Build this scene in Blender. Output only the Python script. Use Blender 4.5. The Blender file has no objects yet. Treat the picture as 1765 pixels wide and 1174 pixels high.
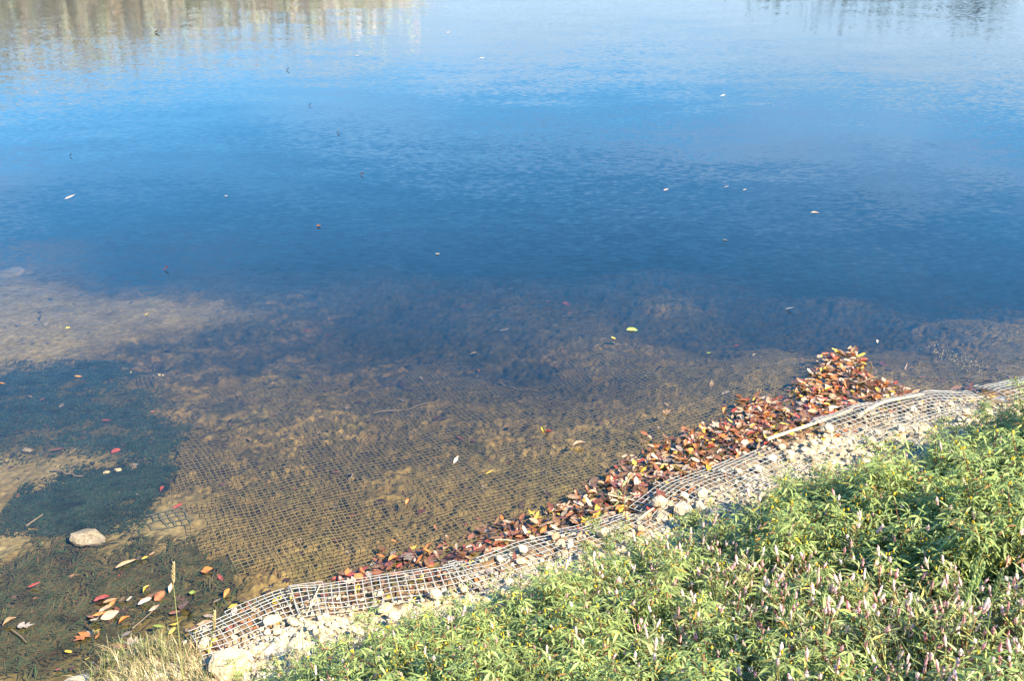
import bpy, math, random
import numpy as np
from mathutils import Vector, Matrix, Euler

random.seed(7)
RNG = np.random.default_rng(11)
SC = bpy.context.scene
COL = SC.collection
R = math.radians

# ------------------------------------------------------------------ camera, sky, sun, exposure
CAM_H, PITCH, LENS = 3.1, R(24.5), 39.96
cam_d = bpy.data.cameras.new("camera")
cam_d.lens = LENS; cam_d.sensor_width = 36.0
cam_d.clip_start = 0.05; cam_d.clip_end = 2000
cam = bpy.data.objects.new("camera", cam_d); COL.objects.link(cam)
cam.location = (0, 0, CAM_H); cam.rotation_euler = (R(90) - PITCH, 0, 0)
SC.camera = cam

SUN_EL, SUN_AZ = R(41), R(-40)           # azimuth measured from +X, to the right and a little behind the camera
world = bpy.data.worlds.new("World"); SC.world = world; world.use_nodes = True
wt = world.node_tree
sky = wt.nodes.new("ShaderNodeTexSky"); sky.sky_type = "NISHITA"; sky.sun_disc = False
sky.sun_elevation = SUN_EL; sky.sun_rotation = R(90) - SUN_AZ
sky.air_density = 1.35; sky.dust_density = 0.0; sky.ozone_density = 7.0
bgn = wt.nodes["Background"]; bgn.inputs[1].default_value = 0.10
sat = wt.nodes.new("ShaderNodeHueSaturation"); sat.inputs["Saturation"].default_value = 1.3; sat.inputs["Hue"].default_value = 0.497
wt.links.new(sky.outputs[0], sat.inputs["Color"])
wtc = wt.nodes.new("ShaderNodeTexCoord"); wmp = wt.nodes.new("ShaderNodeMapping"); wmp.inputs["Scale"].default_value = (2.2, 3.0, 16.0)
wno = wt.nodes.new("ShaderNodeTexNoise"); wno.inputs["Scale"].default_value = 1.6; wno.inputs["Detail"].default_value = 6
wra = wt.nodes.new("ShaderNodeValToRGB"); wra.color_ramp.elements[0].position = .50; wra.color_ramp.elements[1].position = .78
wra.color_ramp.elements[1].color = (.28, .28, .28, 1)
wmx = wt.nodes.new("ShaderNodeMix"); wmx.data_type = "RGBA"; wmx.inputs[7].default_value = (7.0, 6.4, 6.6, 1)     # thin cirrus
wt.links.new(wtc.outputs["Generated"], wmp.inputs["Vector"]); wt.links.new(wmp.outputs[0], wno.inputs["Vector"]); wt.links.new(wno.outputs[0], wra.inputs[0])
wt.links.new(wra.outputs[0], wmx.inputs[0]); wt.links.new(sat.outputs[0], wmx.inputs[6]); 
# a hazy cloud bank low all round the horizon
wsp = wt.nodes.new("ShaderNodeSeparateXYZ"); wt.links.new(wtc.outputs["Generated"], wsp.inputs[0])
wn2 = wt.nodes.new("ShaderNodeTexNoise"); wn2.inputs["Scale"].default_value = 1.0; wn2.inputs["Detail"].default_value = 5
wm2 = wt.nodes.new("ShaderNodeMapping"); wm2.inputs["Scale"].default_value = (5, 5, 22); wt.links.new(wtc.outputs["Generated"], wm2.inputs["Vector"]); wt.links.new(wm2.outputs[0], wn2.inputs["Vector"])
wma = wt.nodes.new("ShaderNodeMath"); wma.operation = "MULTIPLY_ADD"; wma.inputs[1].default_value = .10; wt.links.new(wn2.outputs[0], wma.inputs[0]); wt.links.new(wsp.outputs["Z"], wma.inputs[2])
wmr = wt.nodes.new("ShaderNodeMapRange"); wmr.interpolation_type = "SMOOTHSTEP"; wmr.inputs[1].default_value = .275; wmr.inputs[2].default_value = .21; wmr.inputs[3].default_value = 0; wmr.inputs[4].default_value = .8
wt.links.new(wma.outputs[0], wmr.inputs[0])
wcl = wt.nodes.new("ShaderNodeMix"); wcl.data_type = "RGBA"; wcl.inputs[7].default_value = (2.6, 3.3, 4.1, 1)
wt.links.new(wmr.outputs[0], wcl.inputs[0]); wt.links.new(wmx.outputs[2], wcl.inputs[6]); wt.links.new(wcl.outputs[2], bgn.inputs[0])

sun_d = bpy.data.lights.new("sun", "SUN"); sun_d.energy = 4.6; sun_d.angle = R(0.53); sun_d.color = (1.0, 0.88, 0.66)
sun = bpy.data.objects.new("sun", sun_d); COL.objects.link(sun)
sv = Vector((math.cos(SUN_EL) * math.cos(SUN_AZ), math.cos(SUN_EL) * math.sin(SUN_AZ), math.sin(SUN_EL)))
sun.rotation_euler = sv.to_track_quat("Z", "Y").to_euler(); sun.location = (30, -8, 30)

vs = SC.view_settings
vs.view_transform = "Standard"; vs.look = "None"; vs.gamma = 1.0; vs.use_curve_mapping = False
vs.exposure = 2.05
SC.render.engine = "CYCLES"
SC.cycles.max_bounces = 6; SC.cycles.diffuse_bounces = 2; SC.cycles.glossy_bounces = 3
SC.cycles.transparent_max_bounces = 12; SC.cycles.volume_bounces = 0

# ------------------------------------------------------------------ picture -> ground geometry helpers
F = 1959.0
CP, SP = math.cos(PITCH), math.sin(PITCH)

def ray(px, py):
    u = (px - 882.5) / F; v = (py - 587.0) / F
    return u, CP - v * SP, -(SP + v * CP)            # direction in x, y, z (depth 1)

def pix(px, py, z=0.0):
    dx, dy, dz = ray(px, py)
    t = (z - CAM_H) / dz
    return dx * t, dy * t

def proj(x, y, z):
    zc = y * CP - (z - CAM_H) * SP
    yc = y * SP + (z - CAM_H) * CP
    return 882.5 + F * x / zc, 587.0 - F * yc / zc, zc

# ------------------------------------------------------------------ noise
def hash2(ix, iy, k):
    h = (ix.astype(np.int64) * 374761393 + iy.astype(np.int64) * 668265263 + k * 974711) & 0xFFFFFFFF
    h = ((h ^ (h >> 13)) * 1274126177) & 0xFFFFFFFF
    return ((h ^ (h >> 16)) & 0xFFFF) / 65535.0

def vnoise(x, y, s, k=0):
    x = np.asarray(x, float) / s; y = np.asarray(y, float) / s
    ix = np.floor(x); iy = np.floor(y); fx = x - ix; fy = y - iy
    fx = fx * fx * (3 - 2 * fx); fy = fy * fy * (3 - 2 * fy)
    a = hash2(ix, iy, k); b = hash2(ix + 1, iy, k); c = hash2(ix, iy + 1, k); d = hash2(ix + 1, iy + 1, k)
    return (a * (1 - fx) + b * fx) * (1 - fy) + (c * (1 - fx) + d * fx) * fy - 0.5

def fbm(x, y, s, k=0, n=3):
    t = 0
    for i in range(n):
        t = t + vnoise(x, y, s / 2 ** i, k + i) / 2 ** i
    return t

def lumps(x, y, s, k=0):
    """rounded cobble-like bumps, 0..1"""
    x = np.asarray(x, float) / s; y = np.asarray(y, float) / s
    ix = np.floor(x); iy = np.floor(y)
    d1 = np.full(x.shape, 9.0); d2 = d1.copy(); hh = np.zeros(x.shape)
    for ox in (-1, 0, 1):
        for oy in (-1, 0, 1):
            cx = ix + ox; cy = iy + oy
            d = (cx + hash2(cx, cy, k) - x) ** 2 + (cy + hash2(cx, cy, k + 1) - y) ** 2
            near = d < d1
            d2 = np.where(near, d1, np.minimum(d2, d))
            hh = np.where(near, hash2(cx, cy, k + 2), hh)
            d1 = np.where(near, d, d1)
    e = np.sqrt(d2) - np.sqrt(d1)
    return np.clip(e * 2.2, 0, 1) ** 0.5 * (0.35 + 0.65 * hh)

def cells(x, y, s, k=0):
    """a random value per irregular cell"""
    x = np.asarray(x, float) / s; y = np.asarray(y, float) / s
    ix = np.floor(x); iy = np.floor(y); d1 = np.full(x.shape, 9.0); hh = np.zeros(x.shape)
    for ox in (-1, 0, 1):
        for oy in (-1, 0, 1):
            cx = ix + ox; cy = iy + oy
            d = (cx + hash2(cx, cy, k) - x) ** 2 + (cy + hash2(cx, cy, k + 1) - y) ** 2
            n = d < d1; hh = np.where(n, hash2(cx, cy, k + 2), hh); d1 = np.where(n, d, d1)
    return hh

def sstep(a, b, x):
    t = np.clip((np.asarray(x, float) - a) / (b - a), 0, 1)
    return t * t * (3 - 2 * t)

def in_poly(x, y, poly):
    x = np.asarray(x, float); y = np.asarray(y, float)
    res = np.zeros(x.shape, bool); n = len(poly)
    for i in range(n):
        x1, y1 = poly[i]; x2, y2 = poly[i - 1]
        c = ((y1 > y) != (y2 > y)) & (x < (x2 - x1) * (y - y1) / (y2 - y1 + 1e-12) + x1)
        res ^= c
    return res

def seg_dist(x, y, a, b):
    ax, ay = a; bx, by = b
    vx, vy = bx - ax, by - ay; L = vx * vx + vy * vy
    t = np.clip(((x - ax) * vx + (y - ay) * vy) / L, 0, 1)
    dx = x - ax - t * vx; dy = y - ay - t * vy
    return np.hypot(dx, dy), t, vx * (y - ay) - vy * (x - ax)

# ------------------------------------------------------------------ terrain: shoreline, bank slope, bed depth
SHORE_PX = [(90, 1200), (190, 1128), (335, 1108), (420, 1062), (490, 1030), (600, 1018), (740, 1003), (800, 985), (860, 955),
            (1000, 922), (1085, 900), (1125, 850), (1230, 810), (1335, 762), (1440, 728), (1500, 702), (1590, 684),
            (1650, 690), (1705, 674), (1765, 662)]
SHORE = [pix(*p) for p in SHORE_PX]
SHORE = [(-60, -70), (-9, -6), (-3.4, 1.6)] + SHORE + [(SHORE[-1][0] + 2, SHORE[-1][1] + 1.0), (30, 21), (80, 40)]
for _ in range(2):                                    # chaikin rounding
    s2 = [SHORE[0]]
    for a, b in zip(SHORE[:-1], SHORE[1:]):
        s2 += [(a[0] * .75 + b[0] * .25, a[1] * .75 + b[1] * .25), (a[0] * .25 + b[0] * .75, a[1] * .25 + b[1] * .75)]
    SHORE = s2 + [SHORE[-1]]

def shore_p(x, y):
    """signed distance to the waterline: positive on land"""
    x = np.asarray(x, float); y = np.asarray(y, float)
    best = np.full(x.shape, 1e9); sgn = np.zeros(x.shape)
    for a, b in zip(SHORE[:-1], SHORE[1:]):
        d, t, c = seg_dist(x, y, a, b)
        m = d < best - 1e-9
        best = np.where(m, d, best); sgn = np.where(m, c, sgn)
    return np.where(sgn < 0, best, -best)

DEPTH_PX = [  # (px, py, apparent depth in m); dark-band troughs stand in for tree shade
    (-60, 1174, .05), (-60, 1000, .05), (0, 900, .09), (0, 800, .12), (0, 700, .16), (0, 640, .17), (0, 560, .13), (0, 500, .13), (0, 440, .17), (0, 405, .45),
    (0, 300, 1.3), (100, 560, .14), (110, 500, .17), (110, 450, .3), (-200, 520, .13), (-200, 440, .3),
    (250, 1100, .03), (250, 1000, .05), (250, 900, .07), (250, 800, .13), (250, 700, .18), (230, 620, .19), (200, 570, .2), (260, 530, .24), (250, 490, .15), (250, 450, .34), (250, 400, 1.0),
    (400, 1000, .03), (500, 960, .06), (500, 900, .08), (500, 800, .12), (500, 700, .16), (500, 600, .25), (400, 570, .40), (520, 545, .55), (460, 515, .26), (600, 520, .55), (480, 480, .17), (540, 450, .38), (500, 420, .8), (520, 350, 1.3),
    (800, 940, .04), (800, 850, .09), (800, 750, .13), (800, 650, .17), (760, 590, .27), (720, 530, .60), (660, 540, .60), (800, 560, .40), (680, 470, .28), (800, 500, .40), (800, 430, .58), (800, 360, 1.3),
    (1000, 860, .05), (1000, 780, .09), (1000, 700, .14), (960, 630, .40), (870, 600, .5), (1060, 640, .33), (1000, 570, .23), (900, 510, .42), (1000, 520, .25), (1000, 470, .6), (1020, 420, .55), (1000, 370, 1.3),
    (1160, 770, .04), (1150, 700, .11), (1150, 620, .20), (1130, 570, .23), (1160, 535, .60), (1150, 487, .33), (1100, 510, .5), (1150, 450, .5), (1150, 410, .6), (1150, 360, 1.3),
    (1350, 680, .04), (1350, 620, .13), (1350, 585, .19), (1350, 545, .62), (1250, 540, .62), (1430, 475, .45), (1330, 490, .7), (1450, 520, .60), (1400, 420, 1.1),
    (1550, 645, .06), (1550, 600, .17), (1550, 565, .45), (1550, 525, .65), (1620, 520, .38), (1600, 460, 1.0), (1700, 570, .45), (1740, 545, .25),
    (1765, 640, .05), (1765, 600, .14), (1850, 540, .25), (1780, 490, .6), (1765, 430, 1.2),
    (0, 200, 2), (400, 200, 2), (800, 200, 2), (1300, 200, 2), (1765, 250, 2), (0, 60, 2), (900, 60, 2), (1765, 60, 2), (-700, 300, 2), (2500, 250, 2)]
DW = np.array([(*pix(px, py), d * .38 if d < 1.0 else .38 + (d - 1) * .8) for px, py, d in DEPTH_PX])

_cx = np.arange(-9, 11, .1); _cy = np.arange(0, 22, .1)
_X, _Y = np.meshgrid(_cx, _cy)
_num = np.zeros(_X.shape); _den = np.zeros(_X.shape)
for _a, _b, _d in DW:
    _w = 1.0 / ((_X - _a) ** 2 + ((_Y - _b) * .75) ** 2 + 0.03) ** 1.6
    _num += _w * _d; _den += _w
_D = _num / _den
for _ in range(6):                                    # settle the depth soundings into a smooth bed
    _P = np.pad(_D, 1, mode="edge")
    _D = (_P[:-2, 1:-1] + _P[2:, 1:-1] + _P[1:-1, :-2] + _P[1:-1, 2:] + 4 * _P[1:-1, 1:-1]) / 8

for _px, _py, _rx, _ry, _to in [(1155, 487, 70, 12, .11), (905, 503, 130, 24, .14), (640, 470, 150, 18, .16), (1450, 474, 75, 16, .15), (1640, 521, 75, 11, .12), (1130, 405, 60, 12, .22), (480, 398, 60, 12, .22),
                              (700, 426, 60, 9, .20), (1030, 445, 90, 10, .18), (230, 500, 110, 22, .10), (470, 520, 70, 14, .09), (1760, 545, 60, 14, .09), (820, 470, 90, 12, .18), (1390, 525, 50, 9, .17), (1330, 480, 60, 9, .2), (900, 360, 90, 9, .3), (330, 470, 90, 10, .16)]:
    _c = pix(_px, _py); _sx = abs(pix(_px + _rx, _py)[0] - _c[0]); _sy = abs(pix(_px, _py - _ry)[1] - _c[1])
    _g = np.exp(-(((_X - _c[0]) / _sx) ** 2 + ((_Y - _c[1]) / _sy) ** 2)) * .75          # shoals, shaped in mostly for sunlit gaps in the tree shade
    _D = np.minimum(_D, _D * (1 - _g) + _to * _g)
for _ in range(2):
    _P = np.pad(_D, 1, mode="edge")
    _D = (_P[:-2, 1:-1] + _P[2:, 1:-1] + _P[1:-1, :-2] + _P[1:-1, 2:] + 4 * _P[1:-1, 1:-1]) / 8

def bilin(x, y, ax, ay, G):
    i = np.clip(np.searchsorted(ax, x) - 1, 0, len(ax) - 2); j = np.clip(np.searchsorted(ay, y) - 1, 0, len(ay) - 2)
    fx = np.clip((x - ax[i]) / (ax[i + 1] - ax[i]), 0, 1); fy = np.clip((y - ay[j]) / (ay[j + 1] - ay[j]), 0, 1)
    return (G[j, i] * (1 - fx) + G[j, i + 1] * fx) * (1 - fy) + (G[j + 1, i] * (1 - fx) + G[j + 1, i + 1] * fx) * fy

def bed_depth(x, y, d):
    z = bilin(x, y, _cx, _cy, _D)
    z = np.where(y > 14, np.maximum(z, sstep(12, 18, y) * 2.0), z)
    return np.minimum(z, 0.015 + d * 0.45) * sstep(-.02, .18, d) + d * .02

def smooth_h(x, y, p=None):
    """ground height without the small lumps"""
    x = np.asarray(x, float); y = np.asarray(y, float)
    if p is None: p = shore_p(x, y)
    land = 0.20 * np.minimum(p, .45) + 0.40 * np.clip(p - .45, 0, 3.6) + 0.02 * np.clip(p - 4, 0, 1e3)
    land = np.minimum(land, 2.6)
    z = np.where(p > 0, land, -bed_depth(x, y, np.maximum(-p, 0)))
    far = sstep(46, 53, y + 0.12 * np.abs(x) * 0)
    return np.where(p > 0, z, z * (1 - far) + far * 0.9)

def ground_at(px, py, add=0.0):
    """point of the terrain seen at a picture position"""
    dx, dy, dz = ray(px, py)
    ts = np.linspace(1.2, 14, 700)
    xs, ys, zs = dx * ts, dy * ts, CAM_H + dz * ts
    g = smooth_h(xs, ys) + add
    k = int(np.argmax(zs <= g))
    return float(xs[k]), float(ys[k]), float(g[k])

# weed patches and sand on the bed, traced in plan
def plan(pts): return [pix(*p, -.1) for p in pts]
WEEDS = [plan([(-160, 668), (0, 645), (110, 616), (222, 612), (226, 650), (245, 700), (300, 742), (296, 800), (240, 806), (190, 800), (190, 780), (110, 775), (60, 790), (0, 780), (-160, 800)]),
         plan([(0, 895), (60, 858), (130, 828), (225, 806), (300, 806), (288, 850), (245, 888), (205, 922), (180, 940), (120, 935), (70, 940), (60, 915), (0, 920)]),
         plan([(-160, 1000), (0, 992), (90, 968), (150, 955), (215, 948), (330, 960), (380, 1000), (420, 1035), (400, 1062), (330, 1100), (190, 1125), (120, 1190), (-160, 1220)])]
SANDS = [plan([(-200, 500), (0, 470), (90, 470), (160, 500), (330, 505), (420, 520), (300, 555), (150, 590), (60, 625), (0, 640), (-200, 680)]),
         plan([(-160, 790), (0, 785), (70, 790), (190, 780), (170, 810), (110, 830), (40, 855), (0, 890), (-160, 930)]),
         plan([(205, 930), (250, 890), (300, 870), (345, 900), (320, 945), (260, 955), (215, 950)]),
         plan([(-160, 930), (0, 922), (70, 940), (160, 950), (90, 965), (0, 990), (-160, 1000)])]

def edge_soft(x, y, poly, soft):
    ins = in_poly(x, y, poly)
    d = np.full(x.shape, 1e9)
    for i in range(len(poly)):
        d = np.minimum(d, seg_dist(x, y, poly[i - 1], poly[i])[0])
    return sstep(-soft, soft, np.where(ins, d, -d))

def covers(x, y):
    wx = x + fbm(x, y, .25, 70) * .14; wy = y + fbm(x, y, .25, 80) * .14
    weed = np.zeros(x.shape); sand = np.zeros(x.shape)
    for p in WEEDS: weed = np.maximum(weed, edge_soft(wx, wy, p, .10))
    for p in SANDS: sand = np.maximum(sand, edge_soft(wx, wy, p, .22))
    return weed, sand * (1 - weed)

SUBC = .0275                                           # mesh size of the sunken geogrid
o0 = np.array(pix(342, 985, -.05)); du = np.array([.885, .466]); du /= np.linalg.norm(du); dv = np.array([-du[1], du[0]])

def grid_pits(x, y, p):
    """washed-out hollows in the openings of the sunken geogrid"""
    u = (x - o0[0]) * du[0] + (y - o0[1]) * du[1]; v = (x - o0[0]) * dv[0] + (y - o0[1]) * dv[1]
    u0, v0 = u, v
    for _ in range(2):
        u, v = u0 - fbm(u, v, .9, 300, 2) * .09, v0 - fbm(u, v, .9, 310, 2) * .08
    a, b = (u + .1) / SUBC, (v + .55) / SUBC; ia, ib = np.floor(a), np.floor(b)
    fa, fb_ = a - ia - .5, b - ib - .5
    open_ = hash2(ia, ib, 777) < .50 + .9 * fbm(x, y, .30, 780, 2)
    shape = 1 - sstep(.25, .50, np.maximum(np.abs(fa), np.abs(fb_)))
    return np.where(open_, shape, 0) * sstep(.0, .2, -p) * (1 - .6 * sstep(1.2, 2.4, -p)) * sstep(-.1, .1, u)

def lump_h(x, y, p, weed, sand):
    rub = (1 - np.maximum(weed * .7, sand * .9))
    wx = x + fbm(x, y, .12, 21) * .05; wy = y + fbm(x, y, .12, 31) * .05
    bed = rub * (lumps(wx, wy, .070, 5) * .018 + lumps(wx, wy, .036, 15) * .011 - .013 + fbm(x, y, .5, 44) * .014 - grid_pits(x, y, p) * .032 - .030 * sstep(.10, .42, fbm(x, y, .13, 47, 2)) - .012 * sstep(.1, .4, fbm(x, y, .06, 57, 2))) + fbm(x, y, .03, 51, 2) * .006
    land = lumps(wx, wy, .10, 25) * .030 + lumps(x, y, .045, 35) * .012 + fbm(x, y, .5, 61) * .05
    w = sstep(-.12, .05, p)
    return np.where(p < 3.0, bed * (1 - w) * sstep(.0, .15, -p + .12) + land * w * sstep(0, .10, p + .02), 0)

def obj(name, me, mat=None, parent=None):
    o = bpy.data.objects.new(name, me); COL.objects.link(o)
    if mat is not None and not me.materials: me.materials.append(mat)
    if parent is not None: o.parent = parent
    return o

def tag(o, label=None, cat=None, group=None, kind=None):
    if label: o["label"] = label
    if cat: o["category"] = cat
    if group: o["group"] = group
    if kind: o["kind"] = kind
    return o

def thing(name, label, cat, loc, rotz=0.0, group=None, scale=1.0):
    o = bpy.data.objects.new(name, None); COL.objects.link(o)
    o.location = loc; o.rotation_euler = (0, 0, rotz); o.scale = (scale,) * 3; o.empty_display_size = .05
    return tag(o, label, cat, group)

def mesh_np(name, V, Fc, smooth=False, col=None):
    """vertices (n,3), faces as one array of equal-sized faces or a list of such arrays"""
    if not isinstance(Fc, list): Fc = [Fc]
    me = bpy.data.meshes.new(name)
    V = np.asarray(V, np.float32)
    me.vertices.add(len(V)); me.vertices.foreach_set("co", V.ravel())
    tot = np.concatenate([np.full(len(f), f.shape[1]) for f in Fc])
    idx = np.concatenate([f.ravel() for f in Fc]).astype(np.int32)
    me.loops.add(len(idx)); me.loops.foreach_set("vertex_index", idx)
    me.polygons.add(len(tot))
    me.polygons.foreach_set("loop_start", np.concatenate([[0], np.cumsum(tot)[:-1]]).astype(np.int32))
    me.polygons.foreach_set("use_smooth", np.full(len(tot), smooth))
    me.update(calc_edges=True)
    if col is not None:
        c = np.ones((len(V), 4), np.float32); c[:, :3] = col
        a = me.color_attributes.new("Col", "FLOAT_COLOR", "POINT"); a.data.foreach_set("color", c.ravel())
    return me

# ------------------------------------------------------------------ materials
def new_mat(name):
    m = bpy.data.materials.new(name); m.use_nodes = True
    nt = m.node_tree; nt.nodes.clear()
    return m, nt, nt.nodes.new("ShaderNodeOutputMaterial")

def N(nt, typ, **kw):
    n = nt.nodes.new(typ)
    for k, v in kw.items():
        if k.startswith("i_"):
            n.inputs[k[2:].replace("_", " ")].default_value = v
        else: setattr(n, k, v)
    return n

def mixrgb(nt, a, b, f, mode="MIX"):
    n = nt.nodes.new("ShaderNodeMix"); n.data_type = "RGBA"; n.blend_type = mode
    for s, v in ((0, f), (6, a), (7, b)):
        if hasattr(v, "default_value") or hasattr(v, "links"): nt.links.new(v, n.inputs[s])
        else: n.inputs[s].default_value = v if s == 0 else (*v, 1)[:4]
    return n.outputs[2]

def ramp(nt, src, stops):
    n = nt.nodes.new("ShaderNodeValToRGB"); e = n.color_ramp.elements
    while len(e) < len(stops): e.new(.5)
    for i, (p, c) in enumerate(stops):
        e[i].position = p; e[i].color = (*c, 1) if len(c) == 3 else c
    nt.links.new(src, n.inputs[0]); return n.outputs[0]

def earth_mat(name, c1, c2, scale, rough, bump=.3, use_col=False, spec=.2, vary=False):
    m, nt, out = new_mat(name)
    tc = N(nt, "ShaderNodeNewGeometry")
    n1 = N(nt, "ShaderNodeTexNoise", i_Scale=scale, i_Detail=8.0, i_Roughness=.65)
    n2 = N(nt, "ShaderNodeTexNoise", i_Scale=scale * 7, i_Detail=4.0)
    n3 = N(nt, "ShaderNodeTexVoronoi", i_Scale=scale * 6)
    for n in (n1, n2, n3): nt.links.new(tc.outputs["Position"], n.inputs["Vector"])
    c = mixrgb(nt, c1, c2, ramp(nt, n1.outputs[0], [(.35, (0, 0, 0)), (.65, (1, 1, 1))]))
    if use_col:
        a = N(nt, "ShaderNodeVertexColor", layer_name="Col")
        c = mixrgb(nt, c, a.outputs[0], 1.0, "MULTIPLY")
    c = mixrgb(nt, c, ramp(nt, n2.outputs[0], [(.3, (.55, .52, .48)), (.7, (1.25, 1.22, 1.18))]), .8, "MULTIPLY")
    c = mixrgb(nt, c, ramp(nt, n3.outputs["Color"], [(.2, (.7, .66, .6)), (.8, (1.2, 1.18, 1.12))]), .5, "MULTIPLY")
    if vary:                                             # each stone its own tone
        oi = N(nt, "ShaderNodeObjectInfo")
        c = mixrgb(nt, c, ramp(nt, oi.outputs["Random"], [(0, (.70, .65, .60)), (.3, (.97, .94, .89)), (.7, (1, .98, .95)), (1, (1.1, 1.08, 1.05))]), 1.0, "MULTIPLY")
    b = N(nt, "ShaderNodeBsdfPrincipled", i_Roughness=rough); b.inputs["Specular IOR Level"].default_value = spec
    nt.links.new(c, b.inputs["Base Color"])
    bp = N(nt, "ShaderNodeBump", i_Strength=bump, i_Distance=.01)
    nt.links.new(n2.outputs[0], bp.inputs["Height"]); nt.links.new(bp.outputs[0], b.inputs["Normal"])
    nt.links.new(b.outputs[0], out.inputs[0])
    return m

def leafy_mat(name, rough=.45, trans=.35, spec=.4, jitter=.25, spots=True, scale=45):
    """thin leaf: vertex colour Col x per-object variation, a little light coming through"""
    m, nt, out = new_mat(name)
    a = N(nt, "ShaderNodeVertexColor", layer_name="Col")
    oi = N(nt, "ShaderNodeObjectInfo")
    hsv = N(nt, "ShaderNodeHueSaturation")
    mr = N(nt, "ShaderNodeMapRange"); mr.inputs[3].default_value = 1 - jitter; mr.inputs[4].default_value = 1 + jitter
    nt.links.new(oi.outputs["Random"], mr.inputs[0]); nt.links.new(mr.outputs[0], hsv.inputs["Value"])
    nt.links.new(a.outputs[0], hsv.inputs["Color"])
    c = hsv.outputs[0]
    g = N(nt, "ShaderNodeNewGeometry")
    if spots:
        n = N(nt, "ShaderNodeTexNoise", i_Scale=scale, i_Detail=5.0)
        nt.links.new(g.outputs["Position"], n.inputs["Vector"])
        c = mixrgb(nt, c, ramp(nt, n.outputs[0], [(.30, (.45, .38, .34)), (.55, (1, 1, 1)), (.75, (1.25, 1.2, 1.1))]), .75, "MULTIPLY")
    b = N(nt, "ShaderNodeBsdfPrincipled", i_Roughness=rough); b.inputs["Specular IOR Level"].default_value = spec
    nt.links.new(c, b.inputs["Base Color"])
    t = N(nt, "ShaderNodeBsdfTranslucent"); nt.links.new(c, t.inputs["Color"])
    mx = N(nt, "ShaderNodeMixShader", i_Fac=trans)
    nt.links.new(b.outputs[0], mx.inputs[1]); nt.links.new(t.outputs[0], mx.inputs[2]); nt.links.new(mx.outputs[0], out.inputs[0])
    return m

def plain_mat(name, col, rough=.7, spec=.2, var=.3, scale=60):
    m, nt, out = new_mat(name)
    g = N(nt, "ShaderNodeNewGeometry"); n = N(nt, "ShaderNodeTexNoise", i_Scale=scale, i_Detail=4.0)
    nt.links.new(g.outputs["Position"], n.inputs["Vector"])
    c = mixrgb(nt, tuple(v * (1 - var) for v in col), tuple(min(1, v * (1 + var)) for v in col), n.outputs[0])
    b = N(nt, "ShaderNodeBsdfPrincipled", i_Roughness=rough); b.inputs["Specular IOR Level"].default_value = spec
    nt.links.new(c, b.inputs["Base Color"]); nt.links.new(b.outputs[0], out.inputs[0])
    return m

M_BED = earth_mat("bed sediment", (.146, .101, .032), (.250, .175, .060), 5, .9, .4, True)
M_BANK = earth_mat("bank rubble", (.36, .28, .18), (.52, .43, .30), 6, .9, .5, True)
M_FAR = earth_mat("far bank grass", (.10, .12, .04), (.16, .15, .06), .5, .9)
M_STONE = earth_mat("pale limestone", (.44, .355, .24), (.62, .525, .39), 14, .85, .6, vary=True)
M_BOULDER = earth_mat("silted stone", (.15, .125, .09), (.23, .195, .145), 14, .85, .7)
M_GRID = plain_mat("weathered geogrid", (.27, .255, .225), .6, .25, .45, 14)
M_GRID_WET = plain_mat("silted geogrid", (.165, .122, .050), .85, .1, .45, 12)
M_LEAF = leafy_mat("autumn leaf", .34, .18, .4, .35)
M_GREEN = leafy_mat("bank foliage", .42, .45, .45, .25, True, 18)
M_WEED = leafy_mat("water weed", .7, .25, .1, .2, True, 9)
M_TREE = leafy_mat("tree leaves", .6, .3, .2, .2, True, .8)
M_BARK = plain_mat("bark", (.14, .11, .08), .9, .1, .3, 8)
M_REED = plain_mat("dry reed", (.56, .44, .25), .6, .3, .3, 30)
M_TWIG = plain_mat("twig bark", (.15, .11, .07), .8, .2, .4, 40)

# water: clear to murky, closed body
m, nt, out = new_mat("pond water"); M_WATER = m
geo = N(nt, "ShaderNodeNewGeometry")
mp = N(nt, "ShaderNodeMapping"); mp.inputs["Scale"].default_value = (.38, 1.0, 1.0); mp.inputs["Rotation"].default_value = (0, 0, R(-12))
nt.links.new(geo.outputs["Position"], mp.inputs["Vector"])
w1 = N(nt, "ShaderNodeTexNoise", i_Scale=34.0, i_Detail=2.0, i_Roughness=.55)
w2 = N(nt, "ShaderNodeTexNoise", i_Scale=2.2, i_Detail=2.0)
w3 = N(nt, "ShaderNodeTexNoise", i_Scale=.16, i_Detail=3.0)
for n in (w1, w2): nt.links.new(mp.outputs[0], n.inputs["Vector"])
nt.links.new(geo.outputs["Position"], w3.inputs["Vector"])
amp = ramp(nt, w3.outputs[0], [(.38, (.3,) * 3), (.65, (1,) * 3)])           # calmer and more ruffled reaches
def slopes(n, k):
    sub = N(nt, "ShaderNodeVectorMath", operation="SUBTRACT"); nt.links.new(n.outputs["Color"], sub.inputs[0]); sub.inputs[1].default_value = (.5, .5, .5)
    mu = N(nt, "ShaderNodeVectorMath", operation="MULTIPLY"); nt.links.new(sub.outputs[0], mu.inputs[0]); mu.inputs[1].default_value = (k * .6, k, 0)
    return mu
s1, s2 = slopes(w1, .14), slopes(w2, .03)
s1b = N(nt, "ShaderNodeVectorMath", operation="MULTIPLY"); nt.links.new(s1.outputs[0], s1b.inputs[0]); nt.links.new(amp, s1b.inputs[1])
sa_ = N(nt, "ShaderNodeVectorMath", operation="ADD"); nt.links.new(s1b.outputs[0], sa_.inputs[0]); nt.links.new(s2.outputs[0], sa_.inputs[1])
sb_ = N(nt, "ShaderNodeVectorMath", operation="ADD"); nt.links.new(sa_.outputs[0], sb_.inputs[0]); nt.links.new(geo.outputs["Normal"], sb_.inputs[1])
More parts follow.
